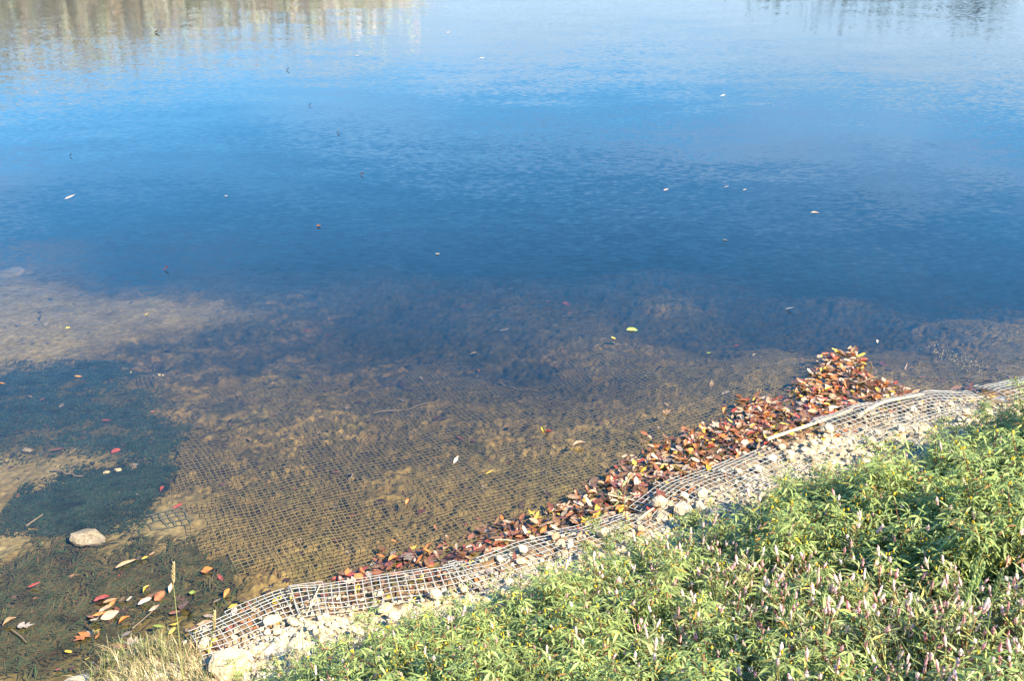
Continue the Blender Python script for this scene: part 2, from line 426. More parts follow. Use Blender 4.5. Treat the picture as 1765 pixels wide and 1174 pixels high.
bp = N(nt, "ShaderNodeVectorMath", operation="NORMALIZE"); nt.links.new(sb_.outputs[0], bp.inputs[0])
dot = N(nt, "ShaderNodeVectorMath", operation="DOT_PRODUCT"); nt.links.new(geo.outputs["Incoming"], dot.inputs[0]); nt.links.new(bp.outputs[0], dot.inputs[1])
ab = N(nt, "ShaderNodeMath", operation="ABSOLUTE"); nt.links.new(dot.outputs["Value"], ab.inputs[0])
om = N(nt, "ShaderNodeMath", operation="SUBTRACT", use_clamp=True); om.inputs[0].default_value = 1; nt.links.new(ab.outputs[0], om.inputs[1])
pw = N(nt, "ShaderNodeMath", operation="POWER"); nt.links.new(om.outputs[0], pw.inputs[0]); pw.inputs[1].default_value = 5
fr = N(nt, "ShaderNodeMath", operation="MULTIPLY_ADD", use_clamp=True); nt.links.new(pw.outputs[0], fr.inputs[0]); fr.inputs[1].default_value = .98; fr.inputs[2].default_value = .02
tr = N(nt, "ShaderNodeBsdfTransparent"); gl = N(nt, "ShaderNodeBsdfAnisotropic", i_Roughness=.03); gl.inputs["Color"].default_value = (1, 1, 1, 1); nt.links.new(bp.outputs[0], gl.inputs["Normal"])
mx = N(nt, "ShaderNodeMixShader"); nt.links.new(fr.outputs[0], mx.inputs[0]); nt.links.new(tr.outputs[0], mx.inputs[1]); nt.links.new(gl.outputs[0], mx.inputs[2])
nt.links.new(mx.outputs[0], out.inputs["Surface"])
va = N(nt, "ShaderNodeVolumeAbsorption", i_Density=2.3); va.inputs["Color"].default_value = (.28, .22, .02, 1)
vsc = N(nt, "ShaderNodeVolumeScatter", i_Density=.20); vsc.inputs["Color"].default_value = (.22, .50, 1.0, 1)      # fine suspended silt
vad = N(nt, "ShaderNodeAddShader"); nt.links.new(va.outputs[0], vad.inputs[0]); nt.links.new(vsc.outputs[0], vad.inputs[1])
nt.links.new(vad.outputs[0], out.inputs["Volume"])

# ------------------------------------------------------------------ terrain meshes
def axis(lo, hi, step, far_lo, far_hi):
    a = list(np.arange(lo, hi + 1e-6, step)); s = step
    while a[-1] < far_hi: s = min(s * 1.22, 25); a.append(a[-1] + s)
    s = step
    while a[0] > far_lo: s = min(s * 1.22, 25); a.insert(0, a[0] - s)
    return np.array(a)

AX = axis(-4.0, 4.3, .0125, -240, 240); AY = axis(2.2, 8.2, .0125, -90, 300)
GX, GY = np.meshgrid(AX, AY); gx, gy = GX.ravel(), GY.ravel()
gp = shore_p(gx, gy); weed_c, sand_c = covers(gx, gy)
gz = smooth_h(gx, gy, gp) + lump_h(gx, gy, gp, weed_c, sand_c)
cap = -.006 - .01 * sstep(.05, .6, -gp)                # nothing on the bed breaks the surface
gz = np.where((gp < -.03) & (gy < 40), np.where(gz > cap - .02, cap - .02 * np.exp(-np.clip(gz - cap + .02, 0, 1) / .02), gz), gz)
side = sstep(110, 150, np.abs(gx)); gz = np.where(gp < 0, gz * (1 - side) + side * 1.0, gz)
nx, ny = len(AX), len(AY)
ii = np.arange(nx * ny).reshape(ny, nx)
quads = np.stack([ii[:-1, :-1], ii[:-1, 1:], ii[1:, 1:], ii[1:, :-1]], -1).reshape(-1, 4)
qx, qy, qp = gx[quads].mean(1), gy[quads].mean(1), gp[quads].mean(1)
patch = fbm(gx, gy, .6, 90); patch2 = fbm(gx, gy, .22, 95)
tone = np.ones((len(gx), 3))
tone *= (0.86 + .5 * patch)[:, None]
algae = np.clip(sstep(-.05, .35, patch * .8 + patch2 * 1.1) * .8, 0, 1) * (1 - sand_c)
tone = tone * (1 - algae[:, None]) + algae[:, None] * np.array((.50, .57, .46))
_wx = gx + fbm(gx, gy, .09, 121) * .045; _wy = gy + fbm(gx, gy, .09, 131) * .045
clod = sstep(.42, .60, cells(_wx * .62, _wy, .054, 141) * .65 + .35 * cells(_wx, _wy, .024, 151) + .25 * patch)[:, None]   # tan clods on dark slime
clodw = (sstep(.05, .5, -gp) * (1 - sand_c) * (1 - weed_c))[:, None]
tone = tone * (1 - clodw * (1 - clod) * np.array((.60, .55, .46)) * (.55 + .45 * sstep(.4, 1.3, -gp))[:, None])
bed_shade = sstep(.125, .215, -smooth_h(gx, gy, gp) + .10 * fbm(gx, gy * 1.2, .75, 161, 3) + .05 * patch2)[:, None] * (1 - sand_c[:, None])  # tree-canopy shadow dapples painted into the bed colour, strongest where deeper
tone = tone * (1 - .70 * bed_shade) + .70 * bed_shade * np.array((.20, .23, .22))
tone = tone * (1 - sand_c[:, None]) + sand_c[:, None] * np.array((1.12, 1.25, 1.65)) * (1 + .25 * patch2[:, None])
tone = tone * (1 - .85 * weed_c[:, None]) + .85 * weed_c[:, None] * np.array((.34, .40, .34))

def sub_terrain(name, mask, mat, col):
    q = quads[mask]; u, inv = np.unique(q, return_inverse=True); inv = inv.reshape(q.shape)
    me = mesh_np(name, np.stack([gx[u], gy[u], gz[u]], 1), inv, True, col[u])
    return tag(obj(name, me, mat), kind="structure")

land = qp > 0; fb = (~land) & ((qy > 47) | (np.abs(qx) > 125))
bank_tone = np.clip((.95 + .5 * patch + .3 * patch2), .5, 1.4)[:, None] * np.ones((1, 3))
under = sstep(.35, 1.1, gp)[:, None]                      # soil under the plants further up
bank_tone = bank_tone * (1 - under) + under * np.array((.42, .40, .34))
litter = (sstep(.30, .10, gp) * sstep(-.2, .15, patch2 + .15))[:, None]  # brown leaf litter, its tone deepened as painted shade under the geogrid
bank_tone = bank_tone * (1 - .85 * litter) + .85 * litter * np.array((.26, .16, .09))
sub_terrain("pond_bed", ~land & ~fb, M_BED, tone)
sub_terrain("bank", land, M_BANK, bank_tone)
sub_terrain("far_bank", fb, M_FAR, np.ones((len(gx), 3)))

wb = [(-160, -80), (160, -80), (160, 60), (-160, 60)]
Vw = np.array([(*p, 0.0) for p in wb] + [(*p, -3.5) for p in wb])
tag(obj("water", mesh_np("water", Vw, np.array([(0, 1, 2, 3), (7, 6, 5, 4), (4, 5, 1, 0), (5, 6, 2, 1), (6, 7, 3, 2), (7, 4, 0, 3)])), M_WATER), kind="structure")

GZ, GP, GS = gz.reshape(ny, nx), gp.reshape(ny, nx), smooth_h(gx, gy, gp).reshape(ny, nx)

def look(G, x, y):
    sc_ = np.isscalar(x)
    z = bilin(np.atleast_1d(np.asarray(x, float)), np.atleast_1d(np.asarray(y, float)), AX, AY, G)
    return float(z[0]) if sc_ else z

def hz(x, y): return look(GZ, x, y)                   # ground height with its lumps
def shore_p(x, y): return look(GP, x, y)
def smooth_h(x, y, p=None): return look(GS, x, y)

# ------------------------------------------------------------------ mesh builders
def tube(path, radii, sides=4, flat=1.0, turn=0.0):
    """tapered tube along points; returns verts, quads"""
    P = np.asarray(path, float); n = len(P)
    r = np.full(n, radii, float) if np.isscalar(radii) else np.asarray(radii, float)
    T = np.gradient(P, axis=0); T /= np.linalg.norm(T, axis=1)[:, None] + 1e-9
    up = np.where(np.abs(T[:, 2:3]) > .9, np.array([[1., 0, 0]]), np.array([[0, 0, 1.]]))
    A = np.cross(T, up); A /= np.linalg.norm(A, axis=1)[:, None] + 1e-9
    B = np.cross(A, T)
    an = np.arange(sides) * 2 * math.pi / sides + turn
    V = P[:, None, :] + r[:, None, None] * (np.cos(an)[None, :, None] * A[:, None, :] + flat * np.sin(an)[None, :, None] * B[:, None, :])
    i = np.arange(n - 1)[:, None] * sides; j = np.arange(sides)[None, :]; k = (j + 1) % sides
    Q = np.stack([i + j, i + k, i + sides + k, i + sides + j], -1).reshape(-1, 4)
    return V.reshape(-1, 3), Q

class Acc:
    """collects pieces into one mesh"""
    def __init__(s): s.V = []; s.Q = []; s.T = []; s.C = []; s.n = 0
    def add(s, V, Fq, col=(1, 1, 1)):
        V = np.asarray(V, float); Fq = np.asarray(Fq)
        (s.Q if Fq.shape[1] == 4 else s.T).append(Fq + s.n)
        s.V.append(V); c = np.empty((len(V), 3)); c[:] = col; s.C.append(c); s.n += len(V)
    def addmesh(s, other, M, tint=1.0):
        V, Q, T, C = other
        W = V @ M[:3, :3].T + M[:3, 3]
        if len(Q): s.Q.append(Q + s.n)
        if len(T): s.T.append(T + s.n)
        s.V.append(W); s.C.append(np.clip(C * tint, 0, 1)); s.n += len(W)
    def arrays(s):
        return (np.concatenate(s.V), np.concatenate(s.Q) if s.Q else np.zeros((0, 4), int),
                np.concatenate(s.T) if s.T else np.zeros((0, 3), int), np.concatenate(s.C))
    def mesh(s, name, smooth=True):
        V, Q, T, C = s.arrays()
        return mesh_np(name, V, [f for f in (Q, T) if len(f)], smooth, C)

def mat4(loc, eul, sc=1.0):
    return np.array(Matrix.Translation(loc) @ Euler(eul).to_matrix().to_4x4() @ Matrix.Scale(sc, 4))

# leaf blades ---------------------------------------------------
def blade(L, W, curl=.2, cup=.15, rows=5, prof=None, petiole=.0, wav=0.0, col=(1, 1, 1), col2=None):
    """one leaf along +X from the petiole, midrib folded, tip curled; returns arrays"""
    t = np.linspace(0, 1, rows)
    w = (prof(t) if prof else np.sin(math.pi * np.clip(t, .03, .985) ** .85)) * W / 2
    ang = curl * 2.2 * t
    x = np.cumsum(np.concatenate([[0], np.cos((ang[1:] + ang[:-1]) / 2) * L / (rows - 1)]))
    z = np.cumsum(np.concatenate([[0], np.sin((ang[1:] + ang[:-1]) / 2) * L / (rows - 1)]))
    V = []; C = []
    col2 = col if col2 is None else col2
    for i in range(rows):
        wz = wav * math.sin(i * 2.1) * W
        V += [(x[i], -w[i], z[i] + cup * w[i] + wz), (x[i], 0, z[i]), (x[i], w[i], z[i] + cup * w[i] - wz)]
        C += [col, col2, col]
    Q = []
    for i in range(rows - 1):
        a = i * 3; Q += [(a, a + 3, a + 4, a + 1), (a + 1, a + 4, a + 5, a + 2)]
    V = np.array(V); C = np.array(C, float); Q = np.array(Q)
    if petiole:
        n = len(V); V = np.vstack([V, [(-petiole, -.0012, -.002), (-petiole, .0012, -.002), (.004, .0014, .0006), (.004, -.0014, .0006)]])
        C = np.vstack([C, np.tile(np.array(col) * .7, (4, 1))]); Q = np.vstack([Q, [(n, n + 3, n + 2, n + 1)]])
    return V, Q, np.zeros((0, 3), int), C

def lobed(L, W, col, curl=.15):
    """palmate five-lobed leaf"""
    pts = [(.0, 0), (.05, .28), (.28, .46), (.30, .22), (.62, .40), (.60, .16), (1.0, 0)]
    out_ = [(a, b) for a, b in pts] + [(a, -b) for a, b in pts[-2:0:-1]]
    V = [(.42 * L, 0, 0)] + [(a * L, b * W, .0) for a, b in out_]
    V = np.array(V); r2 = ((V[:, 0] / L - .42) ** 2 + (V[:, 1] / W) ** 2)
    V[:, 2] = curl * L * r2 * 1.6 + .02 * L * np.sin(V[:, 0] / L * 9)
    n = len(out_); T = np.array([(0, 1 + i, 1 + (i + 1) % n) for i in range(n)])
    Cc = np.tile(np.array(col, float), (len(V), 1)); Cc[0] *= .8
    m_ = len(V); V = np.vstack([V, [(-.45 * L, -.0014, 0), (-.45 * L, .0014, 0), (.05 * L, .0014, .001), (.05 * L, -.0014, .001)]])
    Cc = np.vstack([Cc, np.tile(np.array(col) * .6, (4, 1))])
    return V, np.array([(m_, m_ + 3, m_ + 2, m_ + 1)]), T, Cc

COLS = {"rust": (0.205, 0.076, 0.031), "red": (0.271, 0.046, 0.027), "brown": (0.164, 0.084, 0.041), "tan": (0.361, 0.228, 0.122), "orange": (0.426, 0.144, 0.034),
        "yellow": (0.574, 0.380, 0.048), "pale": (0.508, 0.342, 0.231), "green": (0.213, 0.274, 0.054), "grey": (0.279, 0.220, 0.170), "dark": (0.070, 0.034, 0.017), "white": (0.590, 0.471, 0.340), "maroon": (0.148, 0.046, 0.027)}
oval = lambda t: np.sin(math.pi * np.clip(t, .02, .98) ** .9) ** .85
lance = lambda t: np.sin(math.pi * np.clip(t, .02, .985) ** .75) ** 1.25

def leaf_shape(shape, c):
    c2 = tuple(min(1, v * 1.25 + .02) for v in c)
    u = random.uniform
    if shape == "oval": return blade(1, u(.38, .52), u(-.1, .25), u(.0, .45), 6, oval, .25, u(-.06, .08), c, c2)
    if shape == "broad": return blade(1, u(.55, .70), u(-.1, .28), u(.0, .35), 6, oval, .22, u(-.08, .1), c, c2)
    if shape == "long": return blade(1, u(.24, .34), u(-.1, .3), u(.1, .5), 6, lance, .15, u(-.05, .08), c, c2)
    if shape == "curled": return blade(1, u(.36, .48), u(.4, .7), u(.6, 1.0), 6, oval, .2, .08, c, c2)
    if shape == "folded": return blade(1, .44, .15, 1.3, 6, oval, .2, .04, c, c2)
    if shape == "maple": return lobed(1, .95, c, .16)
    raise KeyError(shape)

_leaf = {}
def leaf_mesh(shape, color):
    k = (shape, color, random.randrange(3))
    if k not in _leaf:
        A = leaf_shape(shape, np.array(COLS[color]))
        _leaf[k] = mesh_np("leaf", A[0], [f for f in A[1:3] if len(f)], True, A[3]); _leaf[k].materials.append(M_LEAF)
    return _leaf[k]

def put_leaf(shape, color, x, y, z, size, rot, tilt=(0, 0), label=None, group=None, name="fallen_leaf", cat="leaf"):
    o = obj(name, leaf_mesh(shape, color))
    o.location = (x, y, z); o.rotation_euler = (tilt[0], tilt[1], rot); o.scale = (size, size, size)
    return tag(o, label, cat, group)

# stones --------------------------------------------------------
def rock_arrays(seed, flat=.7, sub=2, rough=.22):
    import bmesh
    bm = bmesh.new(); bmesh.ops.create_icosphere(bm, subdivisions=sub, radius=1.0)
    V = np.array([v.co[:] for v in bm.verts]); T = np.array([[v.index for v in f.verts] for f in bm.faces]); bm.free()
    r = np.random.default_rng(seed)
    for _ in range(9):                                   # cut facets, as broken stone has
        n = r.normal(size=3); n /= np.linalg.norm(n); d = r.uniform(.55, .85)
        h = V @ n; V = V - np.clip(h - d, 0, None)[:, None] * n * .92
    f = 1 + rough * (vnoise(V[:, 0] * 3 + seed * 7, V[:, 1] * 3 + V[:, 2] * 2, 1, seed) + .6 * vnoise(V[:, 0] * 7 + V[:, 2] * 6, V[:, 1] * 7 + seed, 1, seed + 3))
    V = V * f[:, None] * np.array([1, r.uniform(.65, .95), flat * r.uniform(.8, 1.15)])
    return V, T

ROCKS = []
for k in range(8):
    V, T = rock_arrays(k + 1); ROCKS.append(mesh_np("stone", V, T, False))
    ROCKS[-1].materials.append(M_STONE)

# ------------------------------------------------------------------ geogrid sheets along the waterline
def arc_resample(P, step):
    P = np.array(P); d = np.concatenate([[0], np.cumsum(np.linalg.norm(np.diff(P, axis=0), axis=1))])
    s = np.arange(0, d[-1], step)
    return np.stack([np.interp(s, d, P[:, 0]), np.interp(s, d, P[:, 1])], 1)

_near = [p for p in SHORE if -2.6 < p[0] < 5.2 and 2.2 < p[1] < 8.5]
LINE = arc_resample(_near, .02)
for _ in range(60):
    LINE[1:-1] = (LINE[:-2] + 2 * LINE[1:-1] + LINE[2:]) / 4
for _ in range(1):
    LINE = arc_resample(LINE, .02)
_tan = np.gradient(LINE, axis=0)
for _ in range(160):
    _tan[1:-1] = (_tan[:-2] + 2 * _tan[1:-1] + _tan[2:]) / 4
_tan /= np.linalg.norm(_tan, axis=1)[:, None]
LN = np.stack([_tan[:, 1], -_tan[:, 0]], 1)             # towards the land

def line_s(px, py):
    x, y = pix(px, py); return float(np.argmin((LINE[:, 0] - x) ** 2 + (LINE[:, 1] - y) ** 2)) * .02

def line_pt(s, p):
    k = np.clip(np.asarray(s) / .02, 0, len(LINE) - 1.001); i = k.astype(int); f = (k - i)[..., None]
    a = LINE[i] * (1 - f) + LINE[i + 1] * f; n = LN[i] * (1 - f) + LN[i + 1] * f
    q = a + n * np.asarray(p)[..., None]
    return q[..., 0], q[..., 1]

CELL = .036
def runs(mask):
    out_, cur = [], []
    for i, v in enumerate(mask):
        if v: cur.append(i)
        else:
            if len(cur) > 1: out_.append(cur)
            cur = []
    if len(cur) > 1: out_.append(cur)
    return out_

def strands(acc, X, Y, Z, keep, r, sides=4):
    n, m_ = X.shape
    for i in range(n):
        for q in runs(keep[i]):
            V, Q = tube(np.stack([X[i, q], Y[i, q], Z[i, q]], 1), r * (.9 + .25 * random.random()), sides, .45, math.pi / 4); acc.add(V, Q)
    for j in range(m_):
        for q in runs(keep[:, j]):
            V, Q = tube(np.stack([X[q, j], Y[q, j], Z[q, j] + r * .4], 1), r * (.8 + .25 * random.random()), sides, .45, math.pi / 4); acc.add(V, Q)

MATS = [  # start px, end px, p0, p1, lift, hump height, hump place, label
    ((332, 1112), (520, 1026), -.06, .32, .02, .035, .10, "pale geogrid strip lying beside the tall seed-head grass stalk"),
    ((500, 1030), (800, 992), -.05, .27, .025, .055, .07, "arched geogrid strip over the whitest rubble, a dry straw lying across it"),
    ((770, 1000), (1092, 898), -.04, .31, .02, .04, .09, "geogrid strip with the green sprig growing up through its far end"),
    ((1100, 888), (1255, 808), -.06, .44, .02, .03, .12, "geogrid strip with one larger pale stone resting at its plant side"),
    ((1228, 822), (1420, 742), .02, .42, .02, .03, .12, "geogrid strip lying below the long pale reed"),
    ((1395, 752), (1655, 688), .0, .46, .03, .07, .10, "humped geogrid strip edged by a curved pale reed"),
    ((1690, 680), (1850, 640), -.04, .40, .03, .06, .08, "short geogrid strip near a white curled leaf, half under the tall leafy plants"),
]
for k, (a, b, p0, p1, lift, hump, hp, lab) in enumerate(MATS):
    s0, s1 = line_s(*a), line_s(*b)
    if b[0] > 1765: s1 = s0 + .75
    ns = max(4, int((s1 - s0) / CELL)); np_ = max(4, int((p1 - p0) / CELL))
    S, P = np.meshgrid(s0 + np.arange(ns + 1) * CELL, p0 + np.arange(np_ + 1) * CELL, indexing="ij")
    sk = (random.random() - .5) * .25
    S = S + (P - p0) * sk + fbm(S, P, .3, 200 + k, 2) * .02; P2 = P + fbm(S, P, .35, 210 + k, 2) * .035
    X, Y = line_pt(S, P2)
    H = hz(X.ravel(), Y.ravel()).reshape(X.shape)
    base = smooth_h(X.ravel(), Y.ravel()).reshape(X.shape)
    Z = np.maximum(base, -.005) + lift + .75 * hump * np.exp(-((P - hp) / .13) ** 2) * (.75 + .9 * vnoise(S, P * .4, .28, 220 + k)) + fbm(S, P, .16, 230 + k, 2) * .018
    Z = np.maximum(Z, H + .002) if k % 2 else np.maximum(Z, H - .006)
    e0 = vnoise(S, P * 0, .09, 240 + k) * .06 + .01
    keep = (P > p0 + e0)
    A = Acc(); strands(A, X, Y, Z, keep, .0034)
    tag(obj("geogrid", A.mesh("geogrid"), M_GRID), lab, "geogrid mat", "geogrid strips along the waterline")

# the sheet that runs down the bed under water
I, J = np.meshgrid(np.arange(214), np.arange(107), indexing="ij")
US, VS = I * SUBC - .1, J * SUBC - .55
US, VS = US + fbm(US, VS, .9, 300, 2) * .09, VS + fbm(US, VS, .9, 310, 2) * .08
X = o0[0] + US * du[0] + VS * dv[0]; Y = o0[1] + US * du[1] + VS * dv[1]
xf, yf = X.ravel(), Y.ravel(); pf = shore_p(xf, yf); wc, sc_ = covers(xf, yf)
sm = smooth_h(xf, yf, pf); full = sm + lump_h(xf, yf, pf, wc, sc_)
dd = -pf
Zf = sm + .008 + vnoise(xf, yf, .22, 320) * .016 + vnoise(xf, yf, .07, 322) * .008 + lumps(xf, yf, .07, 5) * .008 + .001 - sstep(.45, 1.3, dd + 1.1 * fbm(xf, yf, .55, 330, 2) - .8 * sstep(-1.0, -2.3, xf)) * .017
keep = (pf < -.02) & (Zf < -.012) & (sm > -.17 - .06 * vnoise(xf, yf, .2, 345)) & (wc < .35) & (sc_ < .6 + .3 * vnoise(xf, yf, .1, 340)) & ((xf - o0[0]) * du[0] + (yf - o0[1]) * du[1] > vnoise(xf, yf, .15, 341) * .35 - .02)
A = Acc(); strands(A, X, Y, Zf.reshape(X.shape), keep.reshape(X.shape), .0022, 4)
tag(obj("geogrid", A.mesh("geogrid"), M_GRID_WET), "wide sunken geogrid sheet half buried in tan silt under clear water", "geogrid mat", "geogrid under water")
# a torn corner sticking out over the sand
A = Acc(); cx, cy = pix(285, 905, -.07)
I, J = np.meshgrid(np.arange(6), np.arange(5), indexing="ij")
X = cx + (I - 2) * CELL * du[0] + (J - 2) * CELL * dv[0] + vnoise(I * 1., J * 1., 2.2, 5) * .03; Y = cy + (I - 2) * CELL * du[1] + (J - 2) * CELL * dv[1] + vnoise(I * 1., J * 1., 2.2, 6) * .03
Z = hz(X.ravel(), Y.ravel()).reshape(X.shape) + .014 + vnoise(I * 1., J * 1., 2.5, 8) * .012
strands(A, X, Y, np.minimum(Z, -.01), RNG.random(X.shape) > .12, .0034, 4)
tag(obj("geogrid", A.mesh("geogrid"), plain_mat("dark algae on geogrid", (.09, .085, .06), .9, .1)), "small torn dark piece of geogrid lying on the pale sand patch", "geogrid mat")

# ------------------------------------------------------------------ stones
def put_stone(k, x, y, z, size, rz, label, group=None, mat=None, flat=1.0):
    me = ROCKS[k % len(ROCKS)]
    if mat:
        me = me.copy(); me.materials.clear(); me.materials.append(mat)
    o = obj("stone", me); o.location = (x, y, z); o.rotation_euler = (random.uniform(-.25, .25), random.uniform(-.25, .25), rz)
    o.scale = (size, size, size * flat)
    return tag(o, label, "stone", group)

def stone_px(k, px, py, wpx, label, mat=None, flat=1.0, rz=0.0, sink=.25, under=False, group=None):
    x, y, z = ground_at(px, py) if not under else (*pix(px, py, -.03), 0)
    size = wpx / 2 * proj(x, y, z)[2] / F
    z = (hz(x, y) if under else z) + size * flat * .7 * (1 - sink) - (0 if not under else 0)
    return put_stone(k, x, y, z, size, rz, label, group, mat, flat)

stone_px(1, 156, 936, 70, "large rounded silt-pale stone alone under water at the weed edge", M_BOULDER, .66, .2, .15, True)
stone_px(3, 392, 1162, 88, "largest cream boulder on the bank between the grass tuft and plants", None, .75, .5, .35)
stone_px(5, 136, 1192, 74, "white flat stone at the foot of the dry grass tuft", None, .5, .1, .2)
stone_px(2, 1178, 892, 46, "larger pale stone on the geogrid beside pink-flowered plants", None, .9, .8, .2)
stone_px(6, 470, 1082, 36, "upright cream stone poking through the geogrid near the boulder", None, 1.1, .4, .1)
stone_px(4, 43, 762, 22, "small grey-white stone lying on the dark weed under water", M_BOULDER, .7, .3, .2, True)
stone_px(7, 181, 802, 14, "small round white stone beside a bright red sunken leaf", None, .8, .3, .2, True)
stone_px(0, 201, 798, 15, "small angular white stone touching the bright red sunken leaf", None, .8, .3, .2, True)
for q, (px, py, w_, lab) in enumerate([(221, 612, 5, "tiny dark-rimmed pebble at the tip of the upper weed patch"), (260, 612, 5, "tiny white pebble past the tip of the upper weed patch"),
                               (270, 620, 8, "first of two pale pebbles together past the weed tip"), (277, 619, 7, "second of two pale pebbles together past the weed tip")]):
    stone_px(q, px, py, w_, lab, None, .8, q, .1, True, "pebbles on the bed")
stone_px(2, 12, 438, 62, "flat pale rock slab under water beyond the sand bar", M_BOULDER, .25, .2, .2, True)
stone_px(3, 42, 432, 16, "small stone beside the flat sunken rock slab", M_BOULDER, .5, 1.0, .2, True)

STONE_ZONES = [((335, 505), "beside the cream boulder, at the geogrid by the seed-head stalk"), ((505, 640), "in the whitest rubble behind the arched geogrid strip"),
               ((640, 800), "in the rubble behind the far half of the arched geogrid"), ((800, 1090), "in the rubble between the geogrid and the green sprig"),
               ((1090, 1250), "around the larger pale stone on the geogrid"), ((1250, 1420), "in the rubble behind the geogrid under the long reed"),
               ((1420, 1560), "behind the humped geogrid, first half from the reed"), ((1560, 1900), "behind the humped geogrid, at the tall leafy plants")]
placed = []
tries = 0
while len(placed) < 270 and tries < 20000:
    tries += 1
    s = random.uniform(line_s(335, 1108), line_s(1765, 662) + .3)
    p = abs(random.gauss(.34, .17))
    if p < .09 or p > .85: continue
    x, y = line_pt(np.array([s]), np.array([p])); x, y = float(x[0]), float(y[0])
    size = .014 + .026 * random.random() ** 1.8
    if any((x - a) ** 2 + (y - b) ** 2 < (.75 * (size + c)) ** 2 for a, b, c in placed): continue
    px, py, zc = proj(x, y, hz(x, y))
    if not (300 < px < 1800 and py < 1200): continue
    clumpy = vnoise(x, y, .35, 400)
    if clumpy < -.25 and random.random() < .7: continue
    placed.append((x, y, size))
    zn = next((t for (a, b), t in STONE_ZONES if a <= px < b), STONE_ZONES[0][1])
    word = "chunky" if size > .032 else "mid-sized" if size > .022 else "small"
    shade = "buried low" if p < .25 else "topmost" if p > .5 else "open-lying"
    put_stone(random.randrange(8), x, y, hz(x, y) + size * (.35 if random.random() < .55 else .9), size, random.uniform(0, 6.28), f"{word} {shade} pale stone {zn}", "pale rubble stones on the bank", None, random.uniform(.75, 1.1))

rub = Acc(); rseed = random.Random(12)
RA = [rock_arrays(40 + k, .75, 1, .2) for k in range(6)]
for k in range(1900):
    s = rseed.uniform(line_s(335, 1108) - .05, line_s(1765, 662) + .3); p = abs(rseed.gauss(.36, .22)) + .03
    x, y = line_pt(np.array([s]), np.array([p])); x, y = float(x[0]), float(y[0]); sz = rseed.uniform(.006, .019)
    V, T = RA[k % 6]; g_ = rseed.uniform(.45, 1.15)
    rub.addmesh((V, np.zeros((0, 4), int), T, np.tile(np.array((1.0, .97, .92)), (len(V), 1)) * g_), mat4((x, y, hz(x, y) + sz * .35), (rseed.uniform(-.4, .4), rseed.uniform(-.4, .4), rseed.uniform(0, 6.28)), sz))
tag(obj("rubble", rub.mesh("rubble", False), earth_mat("rubble stone", (.46, .38, .27), (.64, .56, .43), 14, .9, .5, True)), "small broken pale rubble filling the gaps between the stones", "rubble", kind="stuff")

